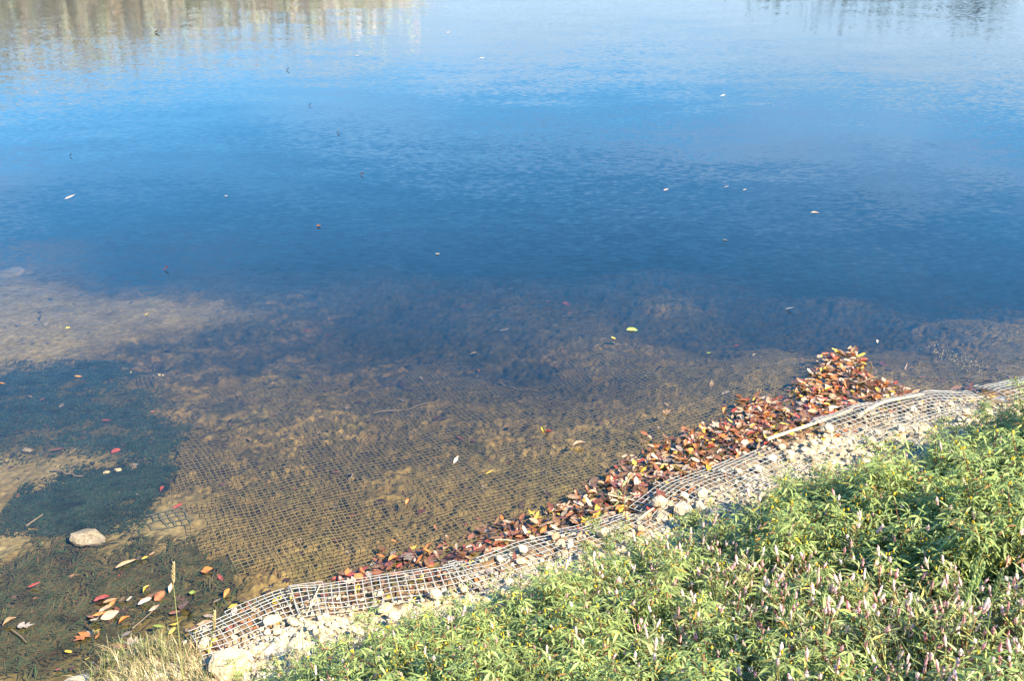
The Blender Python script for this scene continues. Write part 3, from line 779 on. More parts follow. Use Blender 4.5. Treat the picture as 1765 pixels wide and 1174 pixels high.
# ------------------------------------------------------------------ single leaves, floating and sunken (px, py, colour, shape, length px, turn deg, mode f/b/u, label)
LEAVES = [
 (998, 769, "pale", "folded", 24, 10, "f", "pale cream folded leaf floating alone off the leaf drift"),
 (787, 796, "white", "curled", 17, 60, "f", "small white curled leaf floating over the sunken geogrid"),
 (845, 816, "yellow", "long", 17, 20, "f", "small yellow-green narrow leaf floating over the sunken geogrid"),
 (937, 742, "yellow", "folded", 16, 100, "f", "yellow half of the yellow and red leaf pair floating upright"),
 (945, 747, "red", "folded", 15, -30, "f", "red half of the yellow and red leaf pair floating upright"),
 (701, 867, "orange", "curled", 13, 80, "f", "small orange curled leaf floating midway over the sunken geogrid"),
 (577, 874, "grey", "maple", 17, 140, "u", "faint grey-tan lobed leaf sunken on the geogrid"),
 (1151, 711, "tan", "maple", 17, 30, "f", "dull tan leaf floating short of the leaf tongue"),
 (1090, 568, "green", "broad", 20, 5, "f", "single pale green leaf floating over the dark water"),
 (1057, 583, "yellow", "oval", 9, 150, "f", "tiny yellow leaf near the single pale green leaf"),
 (1040, 585, "grey", "maple", 13, 20, "u", "greyish sunken leaf near the tiny yellow leaf"),
 (289, 464, "red", "curled", 14, 10, "f", "pink-red leaf floating above the hazy sand bar"),
 (253, 542, "yellow", "oval", 8, 40, "f", "bright yellow leaf speck over the ribbed sand"),
 (117, 565, "yellow", "oval", 8, 10, "f", "bright yellow leaf speck over the plain sand bar"),
 (135, 648, "orange", "long", 13, 10, "f", "small orange leaf floating over the upper dark weed"),
 (4, 660, "orange", "long", 12, 0, "f", "orange leaf floating over the weed at the frame edge"),
 (549, 390, "orange", "folded", 8, 10, "f", "orange-brown leaf speck far out on the blue water"),
 (755, 437, "white", "maple", 8, 30, "f", "white leaf speck out on the dark blue water"),
 (122, 341, "pale", "long", 19, 25, "f", "slender pale leaf floating far out by itself"),
 (584, 229, "brown", "curled", 8, 0, "f", "brown leaf speck far out beyond the dark one"),
 (625, 301, "dark", "curled", 9, 20, "f", "dark leaf speck far out on the mid-blue water"),
 (497, 120, "dark", "curled", 8, 0, "f", "dark leaf speck at the edge of the pale reflection"),
 (535, 181, "dark", "curled", 7, 30, "f", "dark leaf speck between pale reflection and mid-blue water"),
 (272, 55, "tan", "curled", 12, 0, "f", "tan leaf speck within the yellowish tree reflection"),
 (616, 95, "white", "oval", 8, 0, "f", "white leaf speck in the pale sky reflection, alone"),
 (831, 99, "white", "oval", 9, 0, "f", "white leaf speck near the lower rim of the pale reflection"),
 (773, 55, "white", "oval", 8, 10, "f", "white leaf speck high in the pale reflection"),
 (1148, 327, "pale", "broad", 9, 20, "f", "pale rounded leaf speck on mid-blue water, alone"),
 (1246, 164, "white", "oval", 9, 30, "f", "white leaf speck near ruffled water"),
 (1405, 366, "pale", "long", 15, 0, "f", "pale slim leaf out on the blue water beyond the leaf tongue"),
 (1253, 322, "white", "long", 9, 0, "f", "first of two white leaf specks close together"),
 (1284, 327, "white", "oval", 7, 0, "f", "second of two white leaf specks close together"),
 (123, 268, "dark", "curled", 7, 0, "f", "dark leaf speck beyond the slender pale leaf"),
 (390, 337, "white", "oval", 6, 0, "f", "tiny white leaf speck on mid-blue water"),
 (881, 497, "pale", "maple", 13, 60, "u", "pale lobed leaf sunken in the dim gap beyond the geogrid"),
 (1362, 534, "white", "long", 18, -30, "f", "white-backed leaf floating in dark water before the leaf tongue"),
 (1250, 413, "grey", "oval", 9, 0, "f", "grey-green leaf speck on dark blue water"),
 (530, 572, "red", "oval", 13, 10, "u", "first of two red leaves sunken past the geogrid end"),
 (567, 579, "red", "broad", 12, 40, "u", "second of two red leaves sunken past the geogrid end"),
 (800, 531, "red", "folded", 12, 20, "u", "orange-red leaf sunken in the dark band"),
 (977, 522, "red", "broad", 18, 10, "u", "red leaf touching the thin twig under water"),
 (982, 540, "orange", "oval", 12, 40, "u", "orange leaf just below the twig-touching red leaf"),
 (900, 586, "maroon", "oval", 22, -20, "u", "dim maroon leaf sunken beside a pale green one"),
 (870, 570, "grey", "oval", 18, 5, "u", "pale grey-green leaf sunken beside the dim maroon one"),
 (890, 556, "brown", "long", 24, 8, "u", "brown leaf with a lit edge sunken in the dark band"),
 (945, 520, "orange", "oval", 9, 0, "u", "small orange leaf sunken in the lit gap"),
 (818, 611, "white", "folded", 15, 10, "u", "whitish leaf sunken on the near side of the dark band"),
 (185, 724, "red", "oval", 18, 10, "u", "pale red leaf sunken in the upper weed patch"),
 (200, 778, "red", "broad", 17, 40, "u", "bright red leaf sunken by two small white stones"),
 (100, 776, "rust", "long", 28, 15, "u", "long dull rust leaf sunken at the weed's lower fringe"),
 (265, 712, "orange", "oval", 14, -30, "u", "orange leaf sunken at the weed edge"),
 (280, 844, "red", "folded", 16, 80, "u", "upright red leaf at the tip of the lower weed patch"),
 (307, 873, "red", "oval", 18, 35, "u", "orange-red leaf lying on the sand by the torn geogrid piece"),
 (510, 843, "rust", "oval", 13, -10, "u", "small rust leaf sunken on the geogrid"),
 (607, 891, "red", "oval", 14, 10, "u", "dull red leaf sunken midway on the geogrid"),
 (750, 915, "rust", "oval", 16, 110, "u", "rust leaf standing steeply at the geogrid near the drift"),
 (600, 954, "grey", "maple", 20, 200, "u", "grey-tan lobed leaf sunken before the arched geogrid"),
 (704, 963, "grey", "maple", 28, 300, "f", "large grey lobed leaf floating before the arched geogrid"),
 (1228, 668, "tan", "curled", 18, 70, "u", "tan curled leaf sunken behind the leaf tongue, upright"),
 (1252, 678, "grey", "broad", 18, 20, "u", "grey-pink leaf sunken close behind the leaf drift"),
 (1512, 590, "white", "folded", 10, 80, "f", "small white upright leaf beyond the tongue tip"),
 (1270, 597, "red", "oval", 13, 0, "u", "salmon red leaf sunken out behind the tongue"),
 (1222, 609, "green", "oval", 9, 0, "f", "small bright green leaf floating out behind the tongue"),
 (1653, 672, "yellow", "oval", 14, 30, "u", "yellow leaf sunken by the geogrid hump"),
 (1622, 657, "maroon", "broad", 24, 10, "u", "maroon leaf sunken off the geogrid hump, darker one"),
 (1590, 655, "rust", "long", 28, -25, "u", "rust long leaf sunken off the geogrid hump"),
 (1722, 700, "white", "folded", 38, -60, "g", "large white curled leaf on the last geogrid strip"),
 (1740, 704, "pale", "curled", 28, 60, "g", "pale curled leaf next to the large white curled one"),
 (218, 972, "tan", "long", 40, 42, "f", "long tan leaf floating at the weed edge below the big sunken stone"),
 (240, 965, "rust", "broad", 15, 10, "f", "rust leaf of the rust and yellow pair by the long tan leaf"),
 (250, 963, "yellow", "oval", 12, 20, "f", "yellow leaf of the rust and yellow pair by the long tan leaf"),
 (262, 955, "tan", "oval", 12, 45, "f", "small tan leaf just past the rust and yellow pair"),
 (173, 992, "rust", "oval", 22, 5, "u", "dull red leaf under the weed, first below the long tan leaf"),
 (205, 994, "red", "oval", 20, 45, "u", "dull red leaf under the weed, second below the long tan leaf"),
 (252, 1000, "maroon", "oval", 15, 50, "u", "dark red leaf under the weed toward the grass stalk"),
 (62, 1012, "red", "long", 27, 8, "f", "bright red-orange leaf alone in the bottom weed"),
 (62, 1033, "rust", "oval", 18, 15, "u", "rust leaf sunk under the bright red-orange one"),
 (127, 993, "brown", "oval", 20, 20, "u", "faint brown leaf in the bottom weed"),
 (357, 985, "orange", "broad", 21, 10, "f", "bright orange leaf floating beside the seed head"),
 (380, 998, "red", "long", 28, -60, "u", "dull red leaf sunk beside the bright orange one"),
 (391, 1025, "orange", "folded", 20, 75, "f", "orange folded leaf near the first geogrid strip"),
 (253, 1018, "yellow", "folded", 16, 60, "f", "yellow-orange folded leaf at the top of the leaf cluster"),
 (296, 1017, "pale", "curled", 18, 80, "f", "pink-pale curled leaf left of the seed-head stalk"),
 (332, 1022, "green", "broad", 13, 0, "f", "small green leaf just past the seed-head stalk"),
 (176, 1034, "red", "broad", 28, 20, "f", "deep red leaf at the upper end of the leaf cluster"),
 (190, 1036, "tan", "long", 26, 35, "f", "tan narrow leaf tucked against the deep red leaf"),
 (194, 1043, "orange", "long", 24, 65, "f", "orange narrow leaf standing in the leaf cluster"),
 (212, 1036, "brown", "oval", 18, 30, "f", "brown oval leaf beside the orange narrow one"),
 (226, 1036, "pale", "curled", 17, 0, "f", "pink-pale leaf midway in the row of cluster leaves"),
 (251, 1040, "white", "broad", 26, 20, "f", "shiny white leaf at the end of the cluster row"),
 (262, 1028, "brown", "long", 32, 40, "f", "brown long leaf behind the shiny white leaf"),
 (276, 1030, "rust", "broad", 24, 55, "f", "rust broad leaf overlapping the brown long one"),
 (247, 1033, "orange", "oval", 15, 10, "f", "orange leaf under the shiny white leaf"),
 (267, 1051, "pale", "curled", 22, 30, "f", "grey-pink leaf at the twig's tip"),
 (183, 1050, "pale", "oval", 28, 45, "f", "blush leaf in the bright cluster centre"),
 (190, 1063, "pale", "broad", 32, 25, "f", "widest blush leaf lying below the cluster centre"),
 (172, 1060, "orange", "long", 26, 20, "f", "yellow-orange leaf beneath the blush leaves"),
 (166, 1076, "white", "curled", 32, -55, "f", "bright white curled leaf lowest in the cluster"),
 (157, 1066, "rust", "long", 22, -30, "f", "rust narrow leaf above the bright white curled one"),
 (215, 1073, "orange", "folded", 22, 30, "f", "orange-tan folded leaf detached below the cluster"),
 (303, 1060, "rust", "oval", 27, -15, "f", "chestnut oval leaf left of the seed-head stalk foot"),
 (320, 1049, "rust", "broad", 32, -20, "f", "chestnut pointed leaf behind the seed-head stalk"),
 (274, 1080, "green", "long", 24, -5, "f", "yellow-green narrow leaf at the grass tips"),
 (302, 1077, "yellow", "long", 18, 10, "f", "yellow-orange leaf over the grass tips, upper"),
 (297, 1089, "yellow", "oval", 16, 60, "f", "yellow-green leaf over the grass tips, lower"),
 (166, 1090, "yellow", "oval", 18, 10, "f", "lime yellow leaf under the white curled one"),
 (168, 1098, "orange", "oval", 14, 70, "f", "orange leaf stuck below the lime yellow leaf"),
 (139, 1101, "orange", "maple", 32, 240, "f", "largest bright orange lobed leaf in the bottom weed"),
 (118, 1123, "yellow", "broad", 14, 0, "f", "bright yellow leaf, the upper of two by the orange lobed leaf"),
 (152, 1137, "yellow", "long", 13, 15, "f", "bright yellow narrow leaf, lower of two below the orange lobed leaf"),
 (207, 1115, "red", "broad", 24, 20, "f", "red leaf at the back rim of the grass tuft"),
 (234, 1106, "grey", "maple", 30, 20, "f", "grey shrivelled leaf at the back rim of the grass tuft"),
 (18, 1076, "tan", "folded", 26, 30, "f", "light tan folded leaf in the bottom corner group"),
 (36, 1064, "rust", "long", 26, 15, "u", "rust-tan leaf behind the light tan folded one"),
 (46, 1079, "grey", "maple", 30, 10, "f", "grey crinkled leaf in the bottom corner group"),
 (18, 1098, "rust", "oval", 22, 10, "u", "dull red leaf sunk below the corner group"),
 (102, 1157, "red", "long", 16, -20, "f", "small red leaf above the white flat stone"),
 (360, 1062, "grey", "oval", 20, 0, "f", "grey leaf near the first geogrid strip, flat"),
 (375, 1038, "tan", "oval", 16, 20, "f", "tan leaf near the first geogrid strip"),
 (403, 1056, "pale", "broad", 22, 80, "f", "mauve-pale broad leaf at the first geogrid strip"),
 (402, 1072, "rust", "long", 24, 10, "f", "reddish leaf lying along the first geogrid strip edge"),
 (357, 1085, "white", "maple", 22, 40, "f", "silvery crumpled leaf at the corner of the first geogrid strip"),
]
G_SINGLE = "single fallen leaves on and in the water"
wz_rng = random.Random(3)
for px, py, c, sh, Lp, rot, mode, lab in LEAVES:
    if mode == "g":
        x, y, z = ground_at(px, py, .05)
    elif mode == "f":
        z = .004; x, y = pix(px, py, z)
        z = max(z, hz(x, y) + .006)
    else:
        x, y = pix(px, py, -.05)
        for _ in range(4):
            z = hz(x, y) + .012; x, y = pix(px, py, z)
        z = max(min(z, -.008), hz(x, y) + .004)
    zc = proj(x, y, z)[2]
    size = Lp * zc / F * (1.0 if mode != "f" else 1.0)
    size *= .98 if (py > 950 and px < 450) else 1.0
    tilt = (wz_rng.uniform(-.3, .3), wz_rng.uniform(-.25, .1)) if mode != "u" else (wz_rng.uniform(-.25, .25), wz_rng.uniform(-.2, .2))
    r_ = R(rot); 
    o = put_leaf(sh, c, x - math.cos(r_) * size * .5, y - math.sin(r_) * size * .5, z, size, r_, tilt, lab, G_SINGLE)

# ------------------------------------------------------------------ the leaf drift along the waterline
DRIFT = [  # polygon px, how many, zone words
    ([(900, 905), (960, 872), (1030, 838), (1062, 800), (1100, 790), (1130, 830), (1100, 880), (1075, 898), (960, 930), (900, 932)], 300, "where the drift narrows, by the floating straw"),
    ([(1062, 800), (1130, 768), (1200, 742), (1250, 716), (1285, 690), (1340, 686), (1330, 758), (1230, 805), (1140, 838), (1100, 800)], 480, "in the thick leaf drift"),
    ([(1285, 690), (1345, 684), (1372, 700), (1440, 712), (1330, 760), (1300, 770)], 210, "in the drift along the reed"),
    ([(1358, 668), (1378, 655), (1404, 640), (1428, 612), (1478, 602), (1488, 640), (1462, 660), (1440, 705), (1398, 720), (1375, 702)], 330, "in the leaf tongue that reaches past the reed"),
    ([(1480, 625), (1500, 655), (1550, 662), (1575, 680), (1500, 700), (1442, 712), (1455, 665)], 190, "around the crooked twig behind the tongue"),
    ([(560, 1003), (650, 960), (780, 930), (900, 880), (905, 930), (850, 955), (740, 1003), (590, 1012)], 300, "in the loose scatter before the arched geogrid"),
]
MIX = ["rust"] * 7 + ["brown"] * 8 + ["maroon"] * 4 + ["red"] * 2 + ["tan"] * 4 + ["orange"] * 3 + ["yellow"] * 2 + ["pale"] * 4 + ["grey", "grey", "dark", "dark"]
WORD = {"rust": "rust-red", "brown": "brown", "maroon": "dark maroon", "red": "bright red", "tan": "tan", "orange": "orange", "yellow": "yellow", "pale": "pinkish pale", "green": "green", "grey": "grey", "dark": "blackish", "white": "white"}
cand = []
for zi, (poly, cnt, zone) in enumerate(DRIFT):
    W = [pix(*q) for q in poly]; xs = [a for a, b in W]; ys = [b for a, b in W]
    k = 0
    while k < cnt:
        x, y = random.uniform(min(xs), max(xs)), random.uniform(min(ys), max(ys))
        if not in_poly(np.array([x]), np.array([y]), W)[0]: continue
        k += 1
        c = random.choice(MIX)
        if zi == 5 and c in ("pale", "yellow", "tan"): c = random.choice(["rust", "brown", "maroon", c])
        if zi == 3 and random.random() < .35: c = random.choice(["orange", "red", "pale", "yellow", "tan"])
        sh = random.choices(["oval", "broad", "long", "curled", "folded", "maple"], [5, 3, 3, 2, 2, 1])[0]
        if c in ("dark", "brown", "maroon") and sh == "folded": sh = "oval"
        size = random.uniform(.030, .068) * (1.0 if sh != "maple" else .95)
        if random.random() < .22: x += random.gauss(0, .05); y += random.gauss(0, .07)
        cand.append((x, y, c, sh, size, zone, zi))
random.shuffle(cand)
cand.sort(key=lambda t: -(t[4] + (.02 if t[2] in ("white", "pale", "yellow", "orange", "green") else 0)))
N_IND = 185
STATE = {"oval": "flat oval", "broad": "broad flat", "long": "narrow", "curled": "curled-up", "folded": "folded", "maple": "lobed"}
litter = Acc()
for k, (x, y, c, sh, size, zone, zi) in enumerate(cand):
    indiv = k < N_IND
    z = max(hz(x, y) + .004, -.010 + .016 * (vnoise(x, y, .09, 600) + .6)) + (random.random() * .009 if indiv else random.random() * .008) * (.4 if zi == 5 else 1)
    rot = random.uniform(0, 6.28); tl = (random.gauss(0, .085), random.gauss(0, .08))
    if zi == 5:                                          # soaked leaves just under the surface
        tl = (tl[0] * .5, tl[1] * .5)
        if random.random() < .72: z = max(hz(x, y) + .006, -.03 + random.random() * .02) ; z = min(z, max(-.004, hz(x, y) + .004))
    if indiv:
        bigness = "large" if size > .062 else ("mid-sized" if size > .054 else "smaller")
        put_leaf(sh, c, x, y, z, size, rot, tl, f"{bigness} {WORD[c]} {STATE[sh]} leaf {zone}", "leaves of the shoreline drift")
    else:
        litter.addmesh(leaf_shape(sh, np.array(COLS[c])), mat4((x, y, z), (tl[0], tl[1], rot), size), random.uniform(.75, 1.25))
# more fallen leaves under the geogrid strips and sunk on the bed
for k in range(330):
    s = random.uniform(line_s(335, 1108), line_s(1700, 676)); p = random.uniform(-.12, .22)
    x, y = line_pt(np.array([s]), np.array([p])); x, y = float(x[0]), float(y[0])
    c = random.choice(["rust", "brown", "orange", "tan", "maroon", "yellow", "dark"]); sh = random.choice(["oval", "broad", "long"])
    litter.addmesh(leaf_shape(sh, np.array(COLS[c])), mat4((x, y, max(hz(x, y), -.01) + .006), (random.gauss(0, .2), random.gauss(0, .2), random.uniform(0, 6.28)), random.uniform(.035, .075)), random.uniform(.7, 1.2))
tag(obj("leaf_litter", litter.mesh("leaf_litter"), M_LEAF), "mass of small brown leaf fragments between the larger drift leaves", "leaf litter", kind="stuff")

sunk = Acc()
SUNK = [([(560, 1010), (900, 880), (1060, 800), (1280, 690), (1350, 670), (1420, 600), (1765, 600), (1765, 660), (1590, 684), (1440, 728), (1125, 850), (860, 955), (600, 1018)], 230, .05, .09),
        ([(300, 1000), (330, 620), (900, 560), (1700, 560), (1765, 640), (1280, 690), (900, 890), (500, 1020)], 330, .02, .06),
        ([(0, 1174), (0, 1000), (330, 960), (430, 1040), (200, 1130), (100, 1174)], 45, .03, .06),
        ([(0, 640), (300, 640), (320, 900), (0, 960)], 40, .02, .05), ([(0, 640), (0, 460), (700, 480), (1200, 480), (1200, 560), (200, 600)], 90, .02, .05)]
for poly, cnt, a, b in SUNK:
    W = [pix(*q) for q in poly]; xs = [u for u, v in W]; ys = [v for u, v in W]; k = 0
    while k < cnt:
        x, y = random.uniform(min(xs), max(xs)), random.uniform(min(ys), max(ys))
        if not in_poly(np.array([x]), np.array([y]), W)[0]: continue
        k += 1
        c = random.choice(["brown", "dark", "maroon", "rust", "tan", "grey", "dark", "brown"])
        sh = random.choice(["oval", "broad", "long", "maple"])
        sunk.addmesh(leaf_shape(sh, np.array(COLS[c])), mat4((x, y, min(hz(x, y) + .008, -.004)), (random.gauss(0, .3), random.gauss(0, .25), random.uniform(0, 6.28)), random.uniform(a, b)), random.uniform(.6, 1.1))
tag(obj("sunken_leaf_litter", sunk.mesh("sunken_leaf_litter"), M_LEAF), "scattered dark old leaves settled on the pond bed", "leaf litter", kind="stuff")

# ------------------------------------------------------------------ reeds, straws and twigs
def stick(name, pts, r0, r1, mat, label, cat, group=None, under=False, lift=.02, bend=.0, sides=6, n=14, zs=None):
    P = []
    for k, (px, py) in enumerate(pts):
        if under:
            x, y = pix(px, py, -.08); z = hz(x, y) + lift
        elif zs is not None:
            z = zs[k]; x, y = pix(px, py, z)
        else:
            x, y, z = ground_at(px, py, lift)
        P.append((x, y, z))
    P = np.array(P); t = np.linspace(0, 1, len(P)); tt = np.linspace(0, 1, n)
    Q = np.stack([np.interp(tt, t, P[:, i]) for i in range(3)], 1)
    for _ in range(2): Q[1:-1] = (Q[:-2] + 2 * Q[1:-1] + Q[2:]) / 4
    Q += np.stack([vnoise(tt * 6 + sum(map(ord, label)) % 50, tt * 0, 1, i + 9) for i in range(3)], 1) * bend
    c = Q.mean(0); A = Acc(); V, F_ = tube(Q - c, np.linspace(r0, r1, n), sides); A.add(V, F_)
    A.add(np.vstack([V[:sides], [(Q[0] - c)]]), np.array([(i, sides, (i + 1) % sides) for i in range(sides)]))
    o = obj(name, A.mesh(name), mat); o.location = c
    return tag(o, label, cat, group)

stick("reed_stem", [(1322, 758), (1390, 735), (1468, 706)], .011, .008, M_REED, "long straight pale reed stem lying on the drift above the geogrid", "reed stem", zs=(.075, .075, .065))
stick("reed_stem", [(1478, 718), (1500, 704), (1525, 692), (1592, 680)], .012, .006, M_REED, "curved pale reed stem along the top of the geogrid hump", "reed stem", zs=(.07, .10, .125, .13))
stick("reed_stem", [(1100, 896), (1118, 882), (1140, 868)], .006, .004, M_REED, "short pale reed pieces at the tip of the geogrid by the pale stone", "reed stem", zs=(.05, .06, .06))
stick("straw", [(552, 1008), (541, 1032), (528, 1062)], .0030, .0022, M_REED, "dry straw lying across the arched geogrid", "straw", zs=(.06, .11, .13))
stick("straw", [(1048, 853), (1070, 858), (1093, 863)], .0045, .003, M_REED, "straight straw floating in the narrow part of the drift", "straw", zs=(.02, .02, .02))
stick("straw", [(853, 931), (870, 931), (888, 933)], .003, .0025, M_REED, "short straw floating in front of the geogrid near the sprig", "straw", zs=(.012, .012, .012))
stick("twig", [(1463, 655), (1474, 661), (1488, 660), (1497, 652), (1512, 650)], .007, .003, M_TWIG, "dark crooked twig rising from the water behind the leaf tongue", "twig", zs=(.02, .03, .03, .06, .03), n=10)
stick("twig", [(1472, 606), (1478, 618), (1477, 630)], .004, .003, M_TWIG, "thin pale twig standing at the tip of the leaf tongue", "twig", zs=(.12, .07, .0), n=6)
stick("twig", [(1500, 624), (1503, 634)], .005, .004, M_TWIG, "dark twig stub poking out beyond the tongue tip", "twig", zs=(.06, .0), n=4)
stick("twig", [(228, 1084), (246, 1069), (263, 1054)], .0028, .002, M_TWIG, "thin brown twig pointing at the grey-pink leaf", "twig", zs=(.01, .012, .012))
stick("twig", [(48, 919), (60, 908), (76, 897)], .005, .003, M_TWIG, "brown broken stick lying on the lower weed patch", "twig", under=True, lift=.02)
stick("twig", [(968, 522), (990, 512), (1023, 503)], .004, .0025, M_TWIG, "thin twig under water touching a red leaf", "twig", under=True, lift=.012)
stick("twig", [(20, 1086), (34, 1096), (46, 1108)], .003, .002, M_TWIG, "dark short twig in the bottom corner leaf group", "twig", zs=(.01, .01, .01))
stick("leaf_stalk", [(934, 752), (935, 770), (932, 790)], .0012, .001, M_TWIG, "hanging stalk under the yellow and red leaf pair", "leaf stalk", zs=(-.006, -.03, -.06), n=5)
for k, (a, b, lab) in enumerate([((92, 812), (140, 826), "dark branched stick on the sand beside the weed"),
                                 ((640, 700), (740, 690), "long faint stick sunk in the geogrid's middle"), ((860, 640), (930, 655), "short faint stick sunk near the dark band"), ((610, 820), (602, 835), "stub of dark wood on the sunken geogrid")]):
    stick("twig", [a, ((a[0] + b[0]) / 2, (a[1] + b[1]) / 2 + 2), b], .006, .003, M_TWIG, lab, "twig", "sticks on the pond bed", under=True, lift=.02, bend=.02)

# pale seed fluff drifting near the geogrid hump
A = Acc()
for k in range(110):
    t = random.random(); px = 1606 + t * 92 + random.gauss(0, 7); py = 603 + t * 32 + random.gauss(0, 7)
    x, y = pix(px, py, .003); s = random.uniform(.0025, .005)
    V = np.array([(1, 0, 0), (-.5, .8, 0), (-.5, -.8, 0), (0, 0, .8)]) * s + np.array([x, y, .002])
    A.add(V, np.array([(0, 1, 3), (1, 2, 3), (2, 0, 3), (0, 2, 1)]), (.26, .22, .15))
tag(obj("seed_fluff", A.mesh("seed_fluff", False), M_LEAF), "patch of tiny pale seeds floating off the geogrid hump", "seed fluff", kind="stuff")

# ------------------------------------------------------------------ water weed carpets
def weed_patch(poly, count, col, hmax, lean, label, Lr=(.012, .032), gaps=.30):
    A = Acc(); xs = [a for a, b in poly]; ys = [b for a, b in poly]
    n = count * 3
    x = RNG.uniform(min(xs), max(xs), n); y = RNG.uniform(min(ys), max(ys), n)
    w, _ = covers(x, y)
    wx = x + fbm(x, y, .25, 70) * .14; wy = y + fbm(x, y, .25, 80) * .14
    e = edge_soft(wx, wy, poly, .22) ** 1.3
    ok = (RNG.random(n) < e * np.clip(.9 * sstep(-.25, .15, fbm(x, y, .14, 97) + gaps - .15) + .12, 0, 1)) & (shore_p(x, y) < -.02)
    x, y = x[ok][:count], y[ok][:count]; z = hz(x, y); n = len(x)
    h = np.minimum(RNG.uniform(.4, 1, n) * hmax, np.maximum(-z - .006, .006))
    L = RNG.uniform(*Lr, n); a = lean + RNG.normal(0, .7, n); wd = RNG.uniform(.0018, .0036, n)
    ca, sa = np.cos(a), np.sin(a); ox, oy = -sa * wd, ca * wd
    def row(f, zf, wf): return [np.stack([x + ca * L * f - ox * wf, y + sa * L * f - oy * wf, z + h * zf], 1), np.stack([x + ca * L * f + ox * wf, y + sa * L * f + oy * wf, z + h * zf], 1)]
    rows = row(0, -.1, 1) + row(.25, .7, 1) + row(.65, 1.0, .9) + row(1.0, .85, .3)
    V = np.stack(rows, 1).reshape(-1, 3); b = np.arange(n)[:, None] * 8
    Q = np.concatenate([b + np.array([[0, 1, 3, 2]]), b + np.array([[2, 3, 5, 4]]), b + np.array([[4, 5, 7, 6]])])
    tint = (np.array(col) * (.75 + .5 * RNG.random((n, 1))) * np.stack([1 + .25 * RNG.normal(size=n), np.ones(n), np.ones(n)], 1)).clip(0, 1)
    A.add(V, Q, np.repeat(tint, 8, axis=0))
    tag(obj("water_weed", A.mesh("water_weed"), M_WEED), label, "water weed", "water weed carpets", "stuff")

weed_patch(WEEDS[0], 22000, (.046, .068, .044), .011, .6, "broad dark blue-green water weed carpet, the farther one from the bank")
weed_patch(WEEDS[1], 20000, (.044, .062, .036), .011, .4, "rounded dark green water weed carpet above the large sunken stone")
weed_patch(WEEDS[2], 13000, (.088, .080, .032), .028, .5, "olive brown water weed in the shallows by the bank, strewn with leaves", (.035, .085), .10)

# ------------------------------------------------------------------ bank plants
def leaf_arr(L, W, col, curl=.25, rows=4, cup=.35):
    c = np.array(col); return blade(L, W, curl, cup, rows, lance, .0, 0, c, c * 1.12)

def xform(A, M, tint=1.0):
    V, Q, T, C = A
    return (V @ M[:3, :3].T + M[:3, 3], Q, T, np.clip(C * tint, 0, 1))

def join(list_):
    a = Acc()
    for V, Q, T, C in list_:
        if len(Q): a.Q.append(Q + a.n)
        if len(T): a.T.append(T + a.n)
        a.V.append(V); a.C.append(C); a.n += len(V)
    return a.arrays()

def leaf_at(base, az, pitch, L, W, col, curl):
    M = np.array(Matrix.Translation(base) @ Matrix.Rotation(az, 4, "Z") @ Matrix.Rotation(-pitch, 4, "Y") @ Matrix.Rotation(random.uniform(-.5, .5), 4, "X"))
    if random.random() < .05: col = random.choice([(.50, .36, .08), (.40, .22, .08), (.48, .44, .12)])      # yellowed or browned leaf
    return xform(leaf_arr(L, W, col, curl), M, random.uniform(.75, 1.3))

def spike(L, r, col):
    n = 7; t = np.linspace(0, 1, n)
    rr = r * np.sin(math.pi * np.clip(t * .92 + .1, 0, .97)) ** .6
    V, Q = tube(np.stack([t * 0, t * 0, t * L], 1), rr, 5)
    V = V + RNG.normal(0, r * .22, V.shape)
    C = np.tile(np.array(col), (len(V), 1)) * RNG.uniform(.7, 1.25, (len(V), 1)); C[:, 1:] *= RNG.uniform(.8, 1.1, (len(V), 1))
    return V, Q, np.zeros((0, 3), int), np.clip(C, 0, 1)

def curve_pts(base, d, L, n, droop, wob):
    P = [np.array(base, float)]; d = np.array(d, float); d /= np.linalg.norm(d)
    for i in range(n):
        d = d + np.array([random.gauss(0, wob), random.gauss(0, wob), droop]); d /= np.linalg.norm(d)
        P.append(P[-1] + d * L / n)
    return np.array(P)

